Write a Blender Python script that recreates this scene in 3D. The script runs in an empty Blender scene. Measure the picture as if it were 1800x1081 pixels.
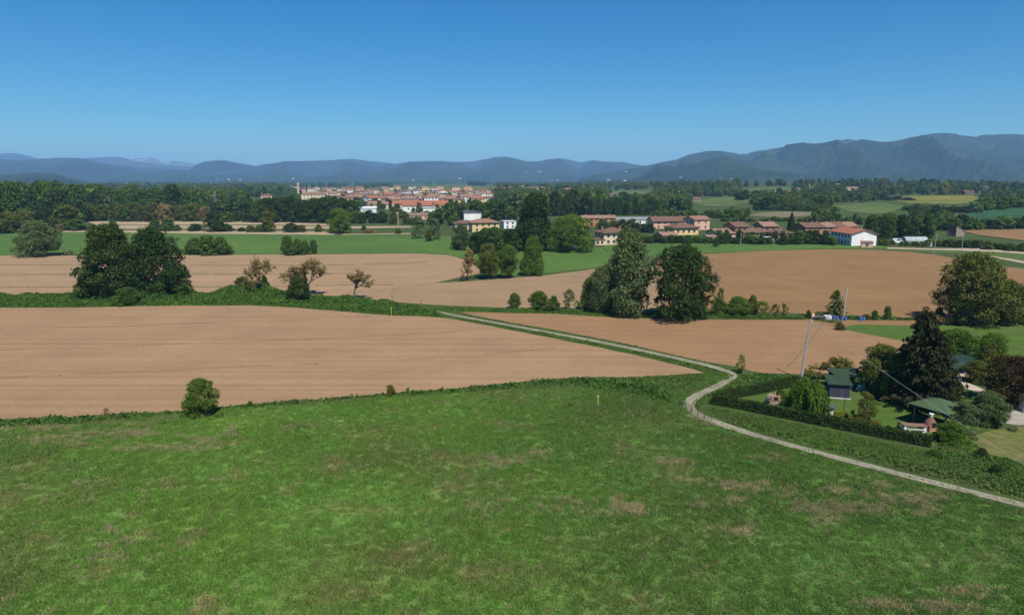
import bpy, math, random
import numpy as np
from mathutils import Vector, noise as mnoise
from mathutils.geometry import delaunay_2d_cdt

S = bpy.context.scene
COL = S.collection
R = math.radians
rng = np.random.default_rng(7)
random.seed(7)

# ------------------------------------------------------------------ camera
CAMH, FPX, PW, PH, HORIZON = 30.0, 1200.0, 1800.0, 1081.0, 315.0
PITCH = math.atan((PH / 2 - HORIZON) / FPX)
cam = bpy.data.objects.new('camera', bpy.data.cameras.new('camera'))
COL.objects.link(cam)
cam.location = (0, 0, CAMH)
cam.rotation_euler = (math.pi / 2 - PITCH, 0, 0)
cam.data.sensor_width = 36.0
cam.data.lens = 24.0
cam.data.clip_start = 0.5
cam.data.clip_end = 120000
S.camera = cam

# ------------------------------------------------------------------ sky and sun
SUN_AZ, SUN_EL = R(160), R(56)          # azimuth measured from +Y (view direction) towards +X (right)
W = bpy.data.worlds.new('World'); S.world = W; W.use_nodes = True
nt = W.node_tree; nt.nodes.clear()
sky = nt.nodes.new('ShaderNodeTexSky'); sky.sky_type = 'NISHITA'; sky.sun_disc = False
sky.sun_elevation = SUN_EL; sky.sun_rotation = SUN_AZ
sky.air_density = 1.0; sky.dust_density = 0.0; sky.ozone_density = 10.0; sky.altitude = 0
bg = nt.nodes.new('ShaderNodeBackground'); bg.inputs[1].default_value = 0.064
wo = nt.nodes.new('ShaderNodeOutputWorld')
tint = nt.nodes.new('ShaderNodeMix'); tint.data_type = 'RGBA'; tint.blend_type = 'MULTIPLY'; tint.inputs[0].default_value = 1
tint.inputs[7].default_value = (.86, 1.19, 1.16, 1)       # the camera's saturated rendering of a clear spring sky
hs = nt.nodes.new('ShaderNodeHueSaturation'); hs.inputs['Saturation'].default_value = 1.26
nt.links.new(sky.outputs[0], hs.inputs['Color']); nt.links.new(hs.outputs[0], tint.inputs[6]); nt.links.new(tint.outputs[2], bg.inputs[0]); nt.links.new(bg.outputs[0], wo.inputs[0])
sl = bpy.data.lights.new('sun', 'SUN'); sl.energy = 4.6; sl.angle = R(0.53); sl.color = (1.0, 0.955, 0.89)
so = bpy.data.objects.new('sun', sl); COL.objects.link(so)
sd = Vector((math.sin(SUN_AZ) * math.cos(SUN_EL), math.cos(SUN_AZ) * math.cos(SUN_EL), math.sin(SUN_EL)))
so.rotation_euler = sd.to_track_quat('Z', 'Y').to_euler()
so.location = sd * 200
S.view_settings.view_transform = 'Standard'; S.view_settings.look = 'None'
S.view_settings.exposure = 0.4; S.view_settings.gamma = 1.0; S.view_settings.use_curve_mapping = False
S.render.engine = 'CYCLES'
S.cycles.max_bounces = 6; S.cycles.diffuse_bounces = 3; S.cycles.transmission_bounces = 3
S.cycles.volume_bounces = 4; S.cycles.use_denoising = True

# ------------------------------------------------------------------ terrain and pixel -> ground
def sstep(a, b, t):
    t = np.clip((t - a) / (b - a), 0, 1); return t * t * (3 - 2 * t)

BUMPS = [  # x, y, sx, sy, height: the low rolling hills on the right and behind the town
    (372, 700, 95, 60, 5.0), (280, 900, 90, 70, 4.5), (625, 1000, 130, 80, 4.0), (250, 560, 60, 40, 2.0),
    (540, 620, 120, 70, 4.0), (-180, 1750, 190, 160, 13.0), (460, 1500, 260, 150, 5.0), (800, 1500, 300, 200, 8.0),
    (150, 1300, 150, 120, 5.0), (980, 1150, 160, 150, 7.0)]
def hgt(x, y):
    x = np.asarray(x, float); y = np.asarray(y, float)
    r = sstep(430, 1600, y) * sstep(60, 620, x) * 13.0
    for bx_, by_, sx, sy, hh in BUMPS:
        r = r + hh * np.exp(-((x - bx_) / sx) ** 2 - ((y - by_) / sy) ** 2) * sstep(400, 520, y)
    return r * (1 - sstep(2600, 3800, y))

def ray(px, py):
    dx = (px - PW / 2) / FPX; dy = -(py - PH / 2) / FPX
    c, s = math.cos(PITCH), math.sin(PITCH)
    return np.array((dx, c + dy * s, -s + dy * c))

def at(px, py, z=None):
    """Point of the ground seen at a photograph pixel."""
    d = ray(px, py)
    if z is not None or d[2] > -0.002:
        zz = z if z is not None else 0
        t = (CAMH - zz) / max(-d[2], 0.003); return np.array((d[0] * t, d[1] * t, zz))
    tf = CAMH / -d[2]
    t = min(tf, 380.0)
    if t >= tf: return np.array((d[0] * tf, d[1] * tf, 0.0))
    ts = np.arange(t, tf + 9, 4.0)
    k = int(np.argmax(CAMH + d[2] * ts <= hgt(d[0] * ts, d[1] * ts)))
    if k == 0: k = len(ts) - 1 if CAMH + d[2] * ts[0] > float(hgt(d[0] * ts[0], d[1] * ts[0])) else 1
    prev, t = ts[k - 1], ts[k]
    lo, hi = prev, t
    for _ in range(14):
        m = (lo + hi) / 2
        if CAMH + d[2] * m <= float(hgt(d[0] * m, d[1] * m)): hi = m
        else: lo = m
    x, y = d[0] * hi, d[1] * hi
    return np.array((x, y, float(hgt(x, y))))

def mpp(p): return p[1] / FPX          # metres per photograph pixel at a ground point (close enough)

# ------------------------------------------------------------------ mesh helpers
def fastmesh(name, V, F, rnd=None, smooth=False):
    """V (n,3); F (m,k) with constant k."""
    V = np.asarray(V, np.float32); F = np.asarray(F, np.int32)
    me = bpy.data.meshes.new(name)
    me.vertices.add(len(V)); me.vertices.foreach_set('co', V.ravel())
    k = F.shape[1]
    me.loops.add(F.size); me.loops.foreach_set('vertex_index', F.ravel())
    me.polygons.add(len(F)); me.polygons.foreach_set('loop_start', np.arange(0, F.size, k, dtype=np.int32))
    me.polygons.foreach_set('use_smooth', np.full(len(F), smooth))
    if rnd is not None:
        a = me.attributes.new('rnd', 'FLOAT', 'POINT'); a.data.foreach_set('value', np.asarray(rnd, np.float32))
    me.update(calc_edges=True); me.validate()
    return me

class MB:
    """collects boxes, prisms and tubes into one mesh"""
    def __init__(s): s.v = []; s.f = []
    def add(s, V, F):
        o = len(s.v); s.v += [tuple(map(float, q)) for q in V]; s.f += [tuple(i + o for i in f) for f in F]; return s
    def box(s, x0, x1, y0, y1, z0, z1):
        return s.add([(x0,y0,z0),(x1,y0,z0),(x1,y1,z0),(x0,y1,z0),(x0,y0,z1),(x1,y0,z1),(x1,y1,z1),(x0,y1,z1)],
                     [(0,3,2,1),(4,5,6,7),(0,1,5,4),(1,2,6,5),(2,3,7,6),(3,0,4,7)])
    def prism(s, poly, axis, a, b):
        """poly: 2D outline; extruded along axis ('x','y','z') from a to b"""
        def P(u, w, t): return {'x': (t, u, w), 'y': (u, t, w), 'z': (u, w, t)}[axis]
        n = len(poly)
        V = [P(u, w, a) for u, w in poly] + [P(u, w, b) for u, w in poly]
        F = [tuple(range(n))[::-1], tuple(range(n, 2 * n))] + [(i, (i + 1) % n, n + (i + 1) % n, n + i) for i in range(n)]
        return s.add(V, F)
    def tube(s, pts, rad, n=6, cap=True):
        pts = [Vector(p) for p in pts]
        if not hasattr(rad, '__len__'): rad = [rad] * len(pts)
        V = []; F = []
        for i, p in enumerate(pts):
            t = (pts[min(i + 1, len(pts) - 1)] - pts[max(i - 1, 0)]).normalized()
            a = t.cross(Vector((0, 0, 1)) if abs(t.z) < .9 else Vector((1, 0, 0))).normalized(); b = t.cross(a)
            for k in range(n):
                w = 2 * math.pi * k / n
                V.append(p + (a * math.cos(w) + b * math.sin(w)) * rad[i])
        for i in range(len(pts) - 1):
            for k in range(n):
                F.append((i * n + k, i * n + (k + 1) % n, (i + 1) * n + (k + 1) % n, (i + 1) * n + k))
        if cap: F += [tuple(range(n)), tuple(range((len(pts) - 1) * n, len(pts) * n))[::-1]]
        return s.add(V, F)
    def mesh(s, name, smooth=False):
        me = bpy.data.meshes.new(name); me.from_pydata(s.v, [], s.f)
        if smooth: me.polygons.foreach_set('use_smooth', [True] * len(me.polygons))
        me.update(); return me
    def build(s, name, mat, parent=None, smooth=False): return obj(name, s.mesh(name, smooth), mat, parent)

def obj(name, me, mat=None, parent=None):
    o = bpy.data.objects.new(name, me); COL.objects.link(o)
    if mat is not None and me is not None and not me.materials: me.materials.append(mat)
    if parent is not None: o.parent = parent
    return o
def tag(o, label=None, cat=None, group=None, kind=None):
    if label: o['label'] = label
    if cat: o['category'] = cat
    if group: o['group'] = group
    if kind: o['kind'] = kind
    return o
def empty(name, loc, rz=0, label=None, cat=None, group=None):
    o = bpy.data.objects.new(name, None); COL.objects.link(o); o.empty_display_size = .2
    o.location = [float(c) for c in loc]; o.rotation_euler = (0, 0, rz)
    return tag(o, label, cat, group)

# ------------------------------------------------------------------ materials
def newmat(name):
    m = bpy.data.materials.new(name); m.use_nodes = True
    n = m.node_tree; n.nodes.clear()
    return m, n, n.nodes.new('ShaderNodeOutputMaterial')
def N(n, t, **kw):
    q = n.nodes.new(t)
    for k, v in kw.items(): setattr(q, k, v)
    return q
def ramp(n, fac, stops):
    r = N(n, 'ShaderNodeValToRGB'); e = r.color_ramp.elements
    while len(e) < len(stops): e.new(0.5)
    for q, (p, c) in zip(e, stops): q.position = p; q.color = (*c, 1)
    n.links.new(fac, r.inputs[0]); return r.outputs[0]
def wpos(n, scale=(1, 1, 1), rotz=0):
    g = N(n, 'ShaderNodeNewGeometry'); mp = N(n, 'ShaderNodeMapping'); mp.vector_type = 'POINT'
    mp.inputs['Rotation'].default_value = (0, 0, rotz); mp.inputs['Scale'].default_value = scale
    n.links.new(g.outputs['Position'], mp.inputs[0]); return mp.outputs[0]
def noise(n, vec, scale, detail=4, rough=.6):
    q = N(n, 'ShaderNodeTexNoise'); q.inputs['Scale'].default_value = scale; q.inputs['Detail'].default_value = detail
    q.inputs['Roughness'].default_value = rough
    n.links.new(vec, q.inputs['Vector']); return q.outputs['Fac']
def mixc(n, fac, a, b, mode='MIX'):
    q = N(n, 'ShaderNodeMix', data_type='RGBA', blend_type=mode)
    for s_, v in ((q.inputs[0], fac), (q.inputs[6], a), (q.inputs[7], b)):
        if isinstance(v, (int, float)): s_.default_value = v
        elif isinstance(v, tuple): s_.default_value = (*v, 1)
        else: n.links.new(v, s_)
    return q.outputs[2]
def math_(n, op, a, b=None):
    q = N(n, 'ShaderNodeMath', operation=op)
    for s_, v in zip(q.inputs, (a, b)):
        if v is None: continue
        if isinstance(v, (int, float)): s_.default_value = v
        else: n.links.new(v, s_)
    return q.outputs[0]
def finish(n, out, col, rough=.9, spec=.2, bump=None, bstr=.4, bdist=.1, metal=0):
    p = N(n, 'ShaderNodeBsdfPrincipled')
    if isinstance(col, tuple): p.inputs['Base Color'].default_value = (*col, 1)
    else: n.links.new(col, p.inputs['Base Color'])
    p.inputs['Roughness'].default_value = rough; p.inputs['Specular IOR Level'].default_value = spec; p.inputs['Metallic'].default_value = metal
    if bump is not None:
        b = N(n, 'ShaderNodeBump'); b.inputs['Strength'].default_value = bstr; b.inputs['Distance'].default_value = bdist
        n.links.new(bump, b.inputs['Height']); n.links.new(b.outputs[0], p.inputs['Normal'])
    n.links.new(p.outputs[0], out.inputs[0])

def plain(name, c, rough=.8, spec=.3, var=.25, scale=1.5, metal=0):
    """a real surface colour with blotchy wear"""
    m, n, o = newmat(name)
    g = N(n, 'ShaderNodeTexCoord'); f = noise(n, g.outputs['Object'], scale, 6, .65)
    lo = tuple(x * (1 - var) for x in c); hi = tuple(min(1, x * (1 + var)) for x in c)
    finish(n, o, ramp(n, f, [(.3, lo), (.7, hi)]), rough, spec, f, .15, .02, metal); return m

def soil(name, dirv, a, b, c, seed=0.0):
    """harrowed earth: streaks along the working direction, clods as fine relief"""
    m, n, o = newmat(name)
    ang = math.atan2(dirv[1], dirv[0])
    st = wpos(n, (.006, .55, 1), -ang); f1 = noise(n, st, 1.0, 5, .6)
    st2 = wpos(n, (.012, 2.2, 1), -ang); f2 = noise(n, st2, 1.0, 3, .6)
    w = wpos(n); f3 = noise(n, w, .018, 4, .6); f4 = noise(n, w, 1.6, 6, .75)
    f5 = noise(n, w, .07, 5, .65)
    col = ramp(n, f3, [(.25, a), (.75, b)])
    col = mixc(n, .9, col, ramp(n, f5, [(.28, (.86, .87, .88)), (.5, (1, 1, 1)), (.72, (1.1, 1.09, 1.07))]), 'MULTIPLY')
    col = mixc(n, .85, col, ramp(n, f1, [(.3, (.84, .83, .82)), (.5, (1, 1, 1)), (.7, (1.12, 1.12, 1.115))]), 'MULTIPLY')
    col = mixc(n, .7, col, ramp(n, f2, [(.3, (.86, .86, .85)), (.7, (1.08, 1.08, 1.08))]), 'MULTIPLY')
    col = mixc(n, .8, col, ramp(n, f4, [(.25, (.72, .70, .68)), (.5, (1, 1, 1)), (.8, (1.18, 1.18, 1.17))]), 'MULTIPLY')
    h = math_(n, 'ADD', math_(n, 'MULTIPLY', f2, .5), f4)
    finish(n, o, col, .95, .1, h, .5, .12); return m

def grassmat(name, lush, olive, dry, big=.035, dryness=.62, sub=True, small=.6, tr=.22, con=1.0, right_green=None):
    """meadow colour: patches of lush, olive and straw coloured growth, the same for blades and for the sward under them"""
    m, n, o = newmat(name)
    w = wpos(n); f1 = noise(n, w, big, 4, .6); f2 = noise(n, w, small, 5, .7); f3 = noise(n, w, big * 4.3, 4, .65)
    col = ramp(n, f1, [(.36, olive), (.52, lush), (.70, tuple(x * q for x, q in zip(lush, (1.30, 1.18, 1.1))))])
    col = mixc(n, ramp(n, f3, [(dryness - .08, (0, 0, 0)), (dryness + .12, (1, 1, 1))]), col, dry)
    if right_green:                                  # the grass colour turns a darker green towards the right side of the meadow
        gp = N(n, 'ShaderNodeNewGeometry'); sx = N(n, 'ShaderNodeSeparateXYZ'); n.links.new(gp.outputs['Position'], sx.inputs[0])
        mr = N(n, 'ShaderNodeMapRange'); mr.inputs['From Min'].default_value = 2; mr.inputs['From Max'].default_value = 38; n.links.new(math_(n, 'ADD', sx.outputs['X'], math_(n, 'MULTIPLY', f1, 26.0)), mr.inputs['Value'])
        col = mixc(n, math_(n, 'MULTIPLY', mr.outputs[0], .62), col, right_green)
    col = mixc(n, con, col, ramp(n, f2, [(.2, (.62, .66, .6)), (.5, (1, 1, 1)), (.8, (1.35, 1.3, 1.25))]), 'MULTIPLY')
    if sub:
        at_ = N(n, 'ShaderNodeAttribute', attribute_name='rnd')
        col = mixc(n, 1, col, ramp(n, at_.outputs['Fac'], [(0, (.7, .72, .7)), (1, (1.35, 1.3, 1.25))]), 'MULTIPLY')
        col = mixc(n, ramp(n, at_.outputs['Fac'], [(.86, (0, 0, 0)), (.93, (.75, .75, .75))]), col, dry)
        d = N(n, 'ShaderNodeBsdfDiffuse'); t = N(n, 'ShaderNodeBsdfTranslucent'); mx = N(n, 'ShaderNodeMixShader'); mx.inputs[0].default_value = tr
        n.links.new(col, d.inputs[0]); n.links.new(col, t.inputs[0])
        n.links.new(d.outputs[0], mx.inputs[1]); n.links.new(t.outputs[0], mx.inputs[2]); n.links.new(mx.outputs[0], o.inputs[0])
    else:
        finish(n, o, col, .95, .08, f2, .6, .25)
    return m

def leafmat(name, c1, c2, tr=.28, var=.25):
    """foliage: two leaf tones in drifts, each leaf a little different, each tree a little different"""
    m, n, o = newmat(name)
    w = wpos(n); f = noise(n, w, .35, 4, .6)
    col = ramp(n, f, [(.35, c1), (.65, c2)])
    a = N(n, 'ShaderNodeAttribute', attribute_name='rnd')
    col = mixc(n, 1, col, ramp(n, a.outputs['Fac'], [(0, (1 - var * 1.5,) * 3), (1, (1 + var * 2, 1 + var * 1.9, 1 + var))]), 'MULTIPLY')
    oi = N(n, 'ShaderNodeObjectInfo')
    col = mixc(n, 1, col, ramp(n, oi.outputs['Random'], [(0, (.8, .86, .85)), (.5, (1, 1, 1)), (1, (1.22, 1.12, .95))]), 'MULTIPLY')
    d = N(n, 'ShaderNodeBsdfDiffuse'); t = N(n, 'ShaderNodeBsdfTranslucent'); mx = N(n, 'ShaderNodeMixShader'); mx.inputs[0].default_value = tr
    g = N(n, 'ShaderNodeBsdfGlossy'); g.inputs['Roughness'].default_value = .55; g.inputs[0].default_value = (.6, .6, .6, 1); mg = N(n, 'ShaderNodeMixShader'); mg.inputs[0].default_value = .012
    n.links.new(col, d.inputs[0]); n.links.new(col, t.inputs[0])
    n.links.new(d.outputs[0], mx.inputs[1]); n.links.new(t.outputs[0], mx.inputs[2])
    n.links.new(mx.outputs[0], mg.inputs[1]); n.links.new(g.outputs[0], mg.inputs[2]); n.links.new(mg.outputs[0], o.inputs[0])
    return m

M = {}
M['ground'] = grassmat('rough_grass_ground', (0.048, 0.076, 0.020), (0.062, 0.069, 0.027), (0.125, 0.101, 0.051), .012, .66, False, .35)
M['meadow'] = grassmat('meadow_sward', (0.110, 0.210, 0.040), (0.133, 0.170, 0.048), (0.238, 0.206, 0.087), .045, .63, False, 1.5, .22, .8, (0.065, 0.138, 0.033))
M['blade'] = grassmat('meadow_blades', (0.151, 0.298, 0.050), (0.175, 0.231, 0.062), (0.323, 0.277, 0.131), .045, .63, True, 1.5, .45, .8, (0.092, 0.196, 0.044))
M['bank'] = grassmat('bank_grass', (0.092, 0.176, 0.033), (0.101, 0.150, 0.037), (0.149, 0.158, 0.052), .06, .66, True, .5, .35)
M['lawn'] = grassmat('lawn', (0.062, 0.109, 0.020), (0.078, 0.109, 0.027), (0.125, 0.117, 0.043), .10, .66, False)
M['drylawn'] = grassmat('dry_lawn', (0.090, 0.117, 0.027), (0.125, 0.121, 0.039), (0.164, 0.133, 0.058), .12, .52, False)
M['crop'] = grassmat('young_cereal', (0.070, 0.129, 0.027), (0.061, 0.113, 0.023), (0.098, 0.133, 0.031), .012, .66, False, .25)
M['crop2'] = grassmat('hill_crop', (0.082, 0.117, 0.031), (0.066, 0.098, 0.028), (0.109, 0.117, 0.039), .012, .62, False, .1)
M['crop3'] = grassmat('dark_crop', (0.031, 0.082, 0.033), (0.028, 0.070, 0.031), (0.055, 0.094, 0.039), .012, .66, False, .1)
M['rape'] = grassmat('yellow_crop', (0.148, 0.148, 0.023), (0.101, 0.121, 0.027), (0.187, 0.156, 0.039), .014, .60, False, .1)
M['straw'] = plain('straw', (.36, .28, .17), .9, .1, .4, 3)
M['dryblade'] = grassmat('dry_grass_blades', (0.391, 0.344, 0.184), (0.322, 0.279, 0.158), (0.447, 0.400, 0.216), .2, .6, True, 1.2, .3)
M['bark'] = plain('bark', (.085, .066, .05), .95, .1, .35, 6)
M['twig'] = plain('twig_bark', (.15, .115, .085), .95, .1, .3, 6)
M['palebark'] = plain('pale_bark', (.27, .25, .215), .9, .1, .3, 6)
LEAF = {
 'dark': leafmat('dark_leaves', (0.032, 0.060, 0.012), (0.049, 0.083, 0.015)),
 'mid': leafmat('green_leaves', (0.058, 0.112, 0.020), (0.089, 0.148, 0.023)),
 'bright': leafmat('fresh_leaves', (0.080, 0.153, 0.019), (0.120, 0.189, 0.022), .34),
 'grey': leafmat('silvery_leaves', (0.088, 0.128, 0.047), (0.126, 0.164, 0.063)),
 'olive': leafmat('olive_leaves', (0.088, 0.108, 0.020), (0.124, 0.139, 0.026)),
 'brown': leafmat('budding_leaves', (0.196, 0.144, 0.058), (0.256, 0.185, 0.077), .15),
 'red': leafmat('purple_leaves', (0.041, 0.025, 0.011), (0.056, 0.042, 0.013)),
 'conifer': leafmat('needles', (0.026, 0.030, 0.011), (0.038, 0.042, 0.013), .1),
 'cypress': leafmat('cypress_needles', (0.017, 0.032, 0.009), (0.022, 0.039, 0.011), .08),
 'willow': leafmat('willow_leaves', (0.091, 0.161, 0.017), (0.128, 0.201, 0.021), .36),
 'yellow': leafmat('yellow_green_leaves', (0.159, 0.202, 0.024), (0.207, 0.234, 0.030), .3),
}
M['path'] = None

# ------------------------------------------------------------------ foliage
def unit(a): return a / np.maximum(np.linalg.norm(a, axis=1, keepdims=True), 1e-9)
def cards(P, Nn, size, rg, aspect=1.0, up=None, fold=.25):
    """leaf sprays: four-cornered, slightly folded faces"""
    n = len(P)
    if up is None: up = unit(rg.normal(size=(n, 3)))
    U = unit(np.cross(Nn, up)); Vv = np.cross(Nn, U)
    s = (size * np.exp(rg.normal(size=n) * .34))[:, None]
    a = P - Vv * s * aspect; c = P + Vv * s * aspect
    b = P + U * s * .62 + Nn * s * fold; d = P - U * s * .62 + Nn * s * fold
    V = np.stack([a, b, c, d], 1).reshape(-1, 3)
    F = np.arange(4 * n).reshape(n, 4)
    return V, F, np.repeat(rg.uniform(0, 1, n), 4)
def crown_lobes(rg, n_lobes, zb, shape, rmin=.11, rmax=.19):
    """lobes in unit tree space: height 1, radius .5; uneven, filled down to zb"""
    L = []
    prof = {'round': lambda t: max(math.sin(math.pi * (t * .84 + .13)), .05) ** .6, 'egg': lambda t: (1 - t) ** .42 * min(1, .62 + t * 1.3),
            'bush': lambda t: (1 - t ** 2.6) ** .6, 'box': lambda t: (1 - t ** 5) ** .5}[shape]
    ecc = rg.uniform(.75, 1.0); phase = rg.uniform(0, 6.28)
    for i in range(n_lobes):
        t = ((i + rg.uniform(0, 1)) / n_lobes) ** .92; r = rg.uniform(rmin, rmax); a = i * 2.39996 + rg.normal() * .35
        z = zb + (1 - zb) * t; z = min(max(z, r * .6 + zb * .6), 1 - r * .75)
        out = max(prof(t) * .5 * (1 + .16 * math.sin(a * 2 + phase) + .1 * math.sin(a * 3 + z * 6)) - r * .75, 0) * rg.uniform(.55, 1.12)
        L.append((math.cos(a) * out, math.sin(a) * out * ecc, z, r, r, r * rg.uniform(.62, .9)))
    L.append((0, 0, zb + (1 - zb) * .5, .24, .24, (1 - zb) * .40))
    return np.array(L)
def lobe_cards(L, n, size, rg, keep_in=.25, zmin=.02, gap=.0):
    w = L[:, 3] ** 2; w = w / w.sum()
    k = rg.choice(len(L), int(n * 1.9), p=w); l = L[k]
    d = unit(rg.normal(size=(len(k), 3))); d[:, 2] = np.abs(d[:, 2]) * np.where(rg.uniform(size=len(k)) < .32, -1, 1)
    r = np.where(rg.uniform(size=len(k)) < .12, rg.uniform(1.0, 1.38, len(k)), rg.uniform(.70, 1.08, len(k)))[:, None]
    P = l[:, :3] + d * l[:, 3:6] * r
    ins = np.zeros(len(P))
    for q in L: ins += ((((P - q[:3]) / q[3:6]) ** 2).sum(1) < .62)
    keep = ((ins == 0) | (rg.uniform(size=len(P)) < keep_in)) & (P[:, 2] > zmin)
    if gap > 0:
        g = np.array([mnoise.noise(Vector(p * 5.5)) for p in P]); keep &= g > gap - .55
    P = P[keep][:n]; d = d[keep][:n]
    Nn = unit(d * .75 + rg.normal(size=d.shape) * .6)
    return cards(P, Nn, size, rg)
def limbs(L, rg, zb, rad=.026, nl=9, lean=(0, 0)):
    mb = MB(); top = .62 + zb * .3
    pts = [(lean[0] * t + rg.normal() * .006, lean[1] * t + rg.normal() * .006, t * top) for t in np.linspace(0, 1, 6)]
    mb.tube(pts, [rad * (1.35 if i == 0 else 1) * (1 - .7 * i / 5) for i in range(6)], 7)
    for k in rg.choice(len(L), min(nl, len(L)), replace=False):
        e = L[k][:3]; z0 = max(zb * .8, min(e[2] * .55, top * .85)); s = np.array((lean[0] * z0 / top, lean[1] * z0 / top, z0))
        m = s * .45 + e * .55 + np.array((0, 0, -.03))
        mb.tube([s, m, e], [rad * .5, rad * .33, rad * .1], 5)
    return mb.mesh('trunk', True)

PROTO = {}
def proto(kind, variant, hi):
    """(crown mesh without material, trunk mesh) in unit space"""
    key = (kind, variant, hi)
    if key in PROTO: return PROTO[key]
    rg = np.random.default_rng(abs(hash((kind, variant, hi))) % 99991 if False else (sum(map(ord, kind)) * 131 + variant * 17 + int(hi) * 7))
    n = {0: 900, 1: 4200, 2: 15000}[hi]; s = {0: .060, 1: .029, 2: .0150}[hi]
    tm = None
    if kind in ('oak', 'std', 'tall', 'bush', 'dome'):
        zb, shp, nl = {'oak': (.05, 'round', 22), 'std': (.15, 'round', 22), 'tall': (.03, 'egg', 28), 'bush': (.0, 'bush', 20), 'dome': (.01, 'box', 30)}[kind]
        L = crown_lobes(rg, nl + (22 if hi == 2 else 0), zb, shp, .09 if hi == 2 else .11, .16 if hi == 2 else .19)
        V, F, r = lobe_cards(L, n, s, rg, .22, .015 if kind in ('bush', 'dome') else zb * .7)
        cm = fastmesh('crown', V, F, r); tm = limbs(L, rg, max(zb, .06), .022 if kind != 'bush' else .018, 12)
    elif kind == 'airy':                      # open crown, sky shows through
        L = crown_lobes(rg, 30, .12, 'round', .08, .14)[:-1]
        V, F, r = lobe_cards(L, int(n * .55), s * .85, rg, .5, .05, .45)
        cm = fastmesh('crown', V, F, r); tm = limbs(L, rg, .16, .020, 22)
    elif kind == 'scrub':                     # loose bush, reaching the ground
        L = crown_lobes(rg, 34, .0, 'bush', .07, .13)[:-1]
        V, F, r = lobe_cards(L, int(n * .6), s * .85, rg, .5, .01, .40)
        cm = fastmesh('crown', V, F, r); tm = limbs(L, rg, .05, .012, 26)
    elif kind == 'sparse':                    # budding tree: twigs show
        mb = MB(); tips = []
        def grow(p, d, ln, rad, lev):
            q = [np.array(p)]
            for i in range(3):
                d = d + rg.normal(size=3) * .16; d[2] += .05; d = d / np.linalg.norm(d); q.append(q[-1] + d * ln / 3)
            mb.tube(q, [rad, rad * .85, rad * .7, rad * .55], 5 if lev < 2 else 3, False)
            tips.extend(q[1:] if lev >= 2 else [])
            if lev < 4:
                for k in range(rg.integers(3, 5) if lev else 6):
                    e = d + unit(rg.normal(size=(1, 3)))[0] * (.85 if lev else 1.0); e[2] += .12; e /= np.linalg.norm(e)
                    grow(q[-1 if rg.uniform() < .6 else 2], e, ln * rg.uniform(.62, .82), rad * .5, lev + 1)
        grow((0, 0, 0), np.array((0, 0, 1.0)), .15, .017, 0)
        T = np.array(tips); zmax = np.percentile(T[:, 2], 99.5); rmax = np.percentile(np.hypot(T[:, 0], T[:, 1]), 97) / .5
        mb.v = [(a / rmax, b / rmax, c / zmax) for a, b, c in mb.v]
        T = T / np.array((rmax, rmax, zmax)); tm = mb.mesh('trunk', True)
        nn = {0: 900, 1: 2500, 2: 5200}[hi]; P = T[rg.integers(0, len(T), nn)] + rg.normal(size=(nn, 3)) * .014
        V, F, r = cards(P, unit(rg.normal(size=(nn, 3))), .015 if hi else .022, rg); cm = fastmesh('crown', V, F, r)
    elif kind == 'spruce':
        P = []; D = []; mb = MB(); mb.tube([(0, 0, 0), (.004, 0, .5), (0, .004, .97)], [.022, .014, .004], 7)
        nb = {0: 70, 1: 190, 2: 420}[hi]
        for i in range(nb):
            z = .05 + .93 * (i / nb) ** .9 + rg.normal() * .01; Rr = .5 * max(1 - z, 0) ** .72 * rg.uniform(.38, 1.2) * (1 + .18 * math.sin(i * .23)) + .02
            a = rg.uniform(0, 6.283); rise = .10 - .22 * (1 - z)
            d = np.array((math.cos(a), math.sin(a), 0)); k = max(3, int((11 if hi == 2 else 6) * (Rr / .5 + .25)))
            pts = []
            for t in np.linspace(.12, 1, k):
                pts.append(d * Rr * t + np.array((0, 0, z + rise * Rr * t * (1.6 - t))))
            mb.tube([pts[0] * .2 + np.array((0, 0, z * .8)), pts[len(pts) // 2], pts[-1]], [.006, .004, .002], 3, False)
            for p in pts:
                for _ in range(3 if hi < 2 else 4):
                    P.append(p + rg.normal(size=3) * np.array((.018, .018, .012))); D.append(d + np.array((0, 0, -.5)))
        P = np.array(P); D = np.array(D); Nn = unit(rg.normal(size=P.shape) * .7 + np.array((0, 0, .8)) + D * .3)
        V, F, r = cards(P, Nn, {0: .045, 1: .030, 2: .020}[hi], rg, 1.5, unit(D + rg.normal(size=D.shape) * .35))
        cm = fastmesh('crown', V, F, r); tm = mb.mesh('trunk', True)
    elif kind == 'cypress':
        nn = n // 2; z = rg.uniform(0, 1, nn) ** .85; Rr = .5 * np.sin(np.clip(z * 1.02 + .06, 0, 1) ** .75 * math.pi) ** .6 * rg.uniform(.75, 1.05, nn)
        a = rg.uniform(0, 6.283, nn); d = np.stack([np.cos(a), np.sin(a), np.full(nn, .3)], 1)
        P = np.stack([np.cos(a) * Rr, np.sin(a) * Rr, z], 1)
        V, F, r = cards(P, unit(d + rg.normal(size=d.shape) * .35), s * 1.3, rg, 1.3, np.tile(np.array((0, 0, 1.)), (nn, 1)) + rg.normal(size=(nn, 3)) * .2)
        cm = fastmesh('crown', V, F, r); mb = MB(); mb.tube([(0, 0, 0), (0, 0, .9)], [.05, .01], 6); tm = mb.mesh('trunk')
    elif kind == 'willow':
        P = []; ns = 900
        for i in range(ns):
            a = rg.uniform(0, 6.283); q = rg.uniform(.15, 1) ** .5 * .5 * (.92 + .22 * math.sin(a * 3 + .7) + .12 * math.sin(a * 7)); z0 = 1 - (q / .5) ** 2 * .42 + rg.normal() * .05 - .10 * (1 + math.sin(a * 2 + 1)) * (q / .5)
            z1 = max(.04, z0 - rg.uniform(.35, .85)); 
            for t in np.arange(z0, z1, -.03): P.append((math.cos(a) * q + rg.normal() * .008, math.sin(a) * q + rg.normal() * .008, t))
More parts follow.
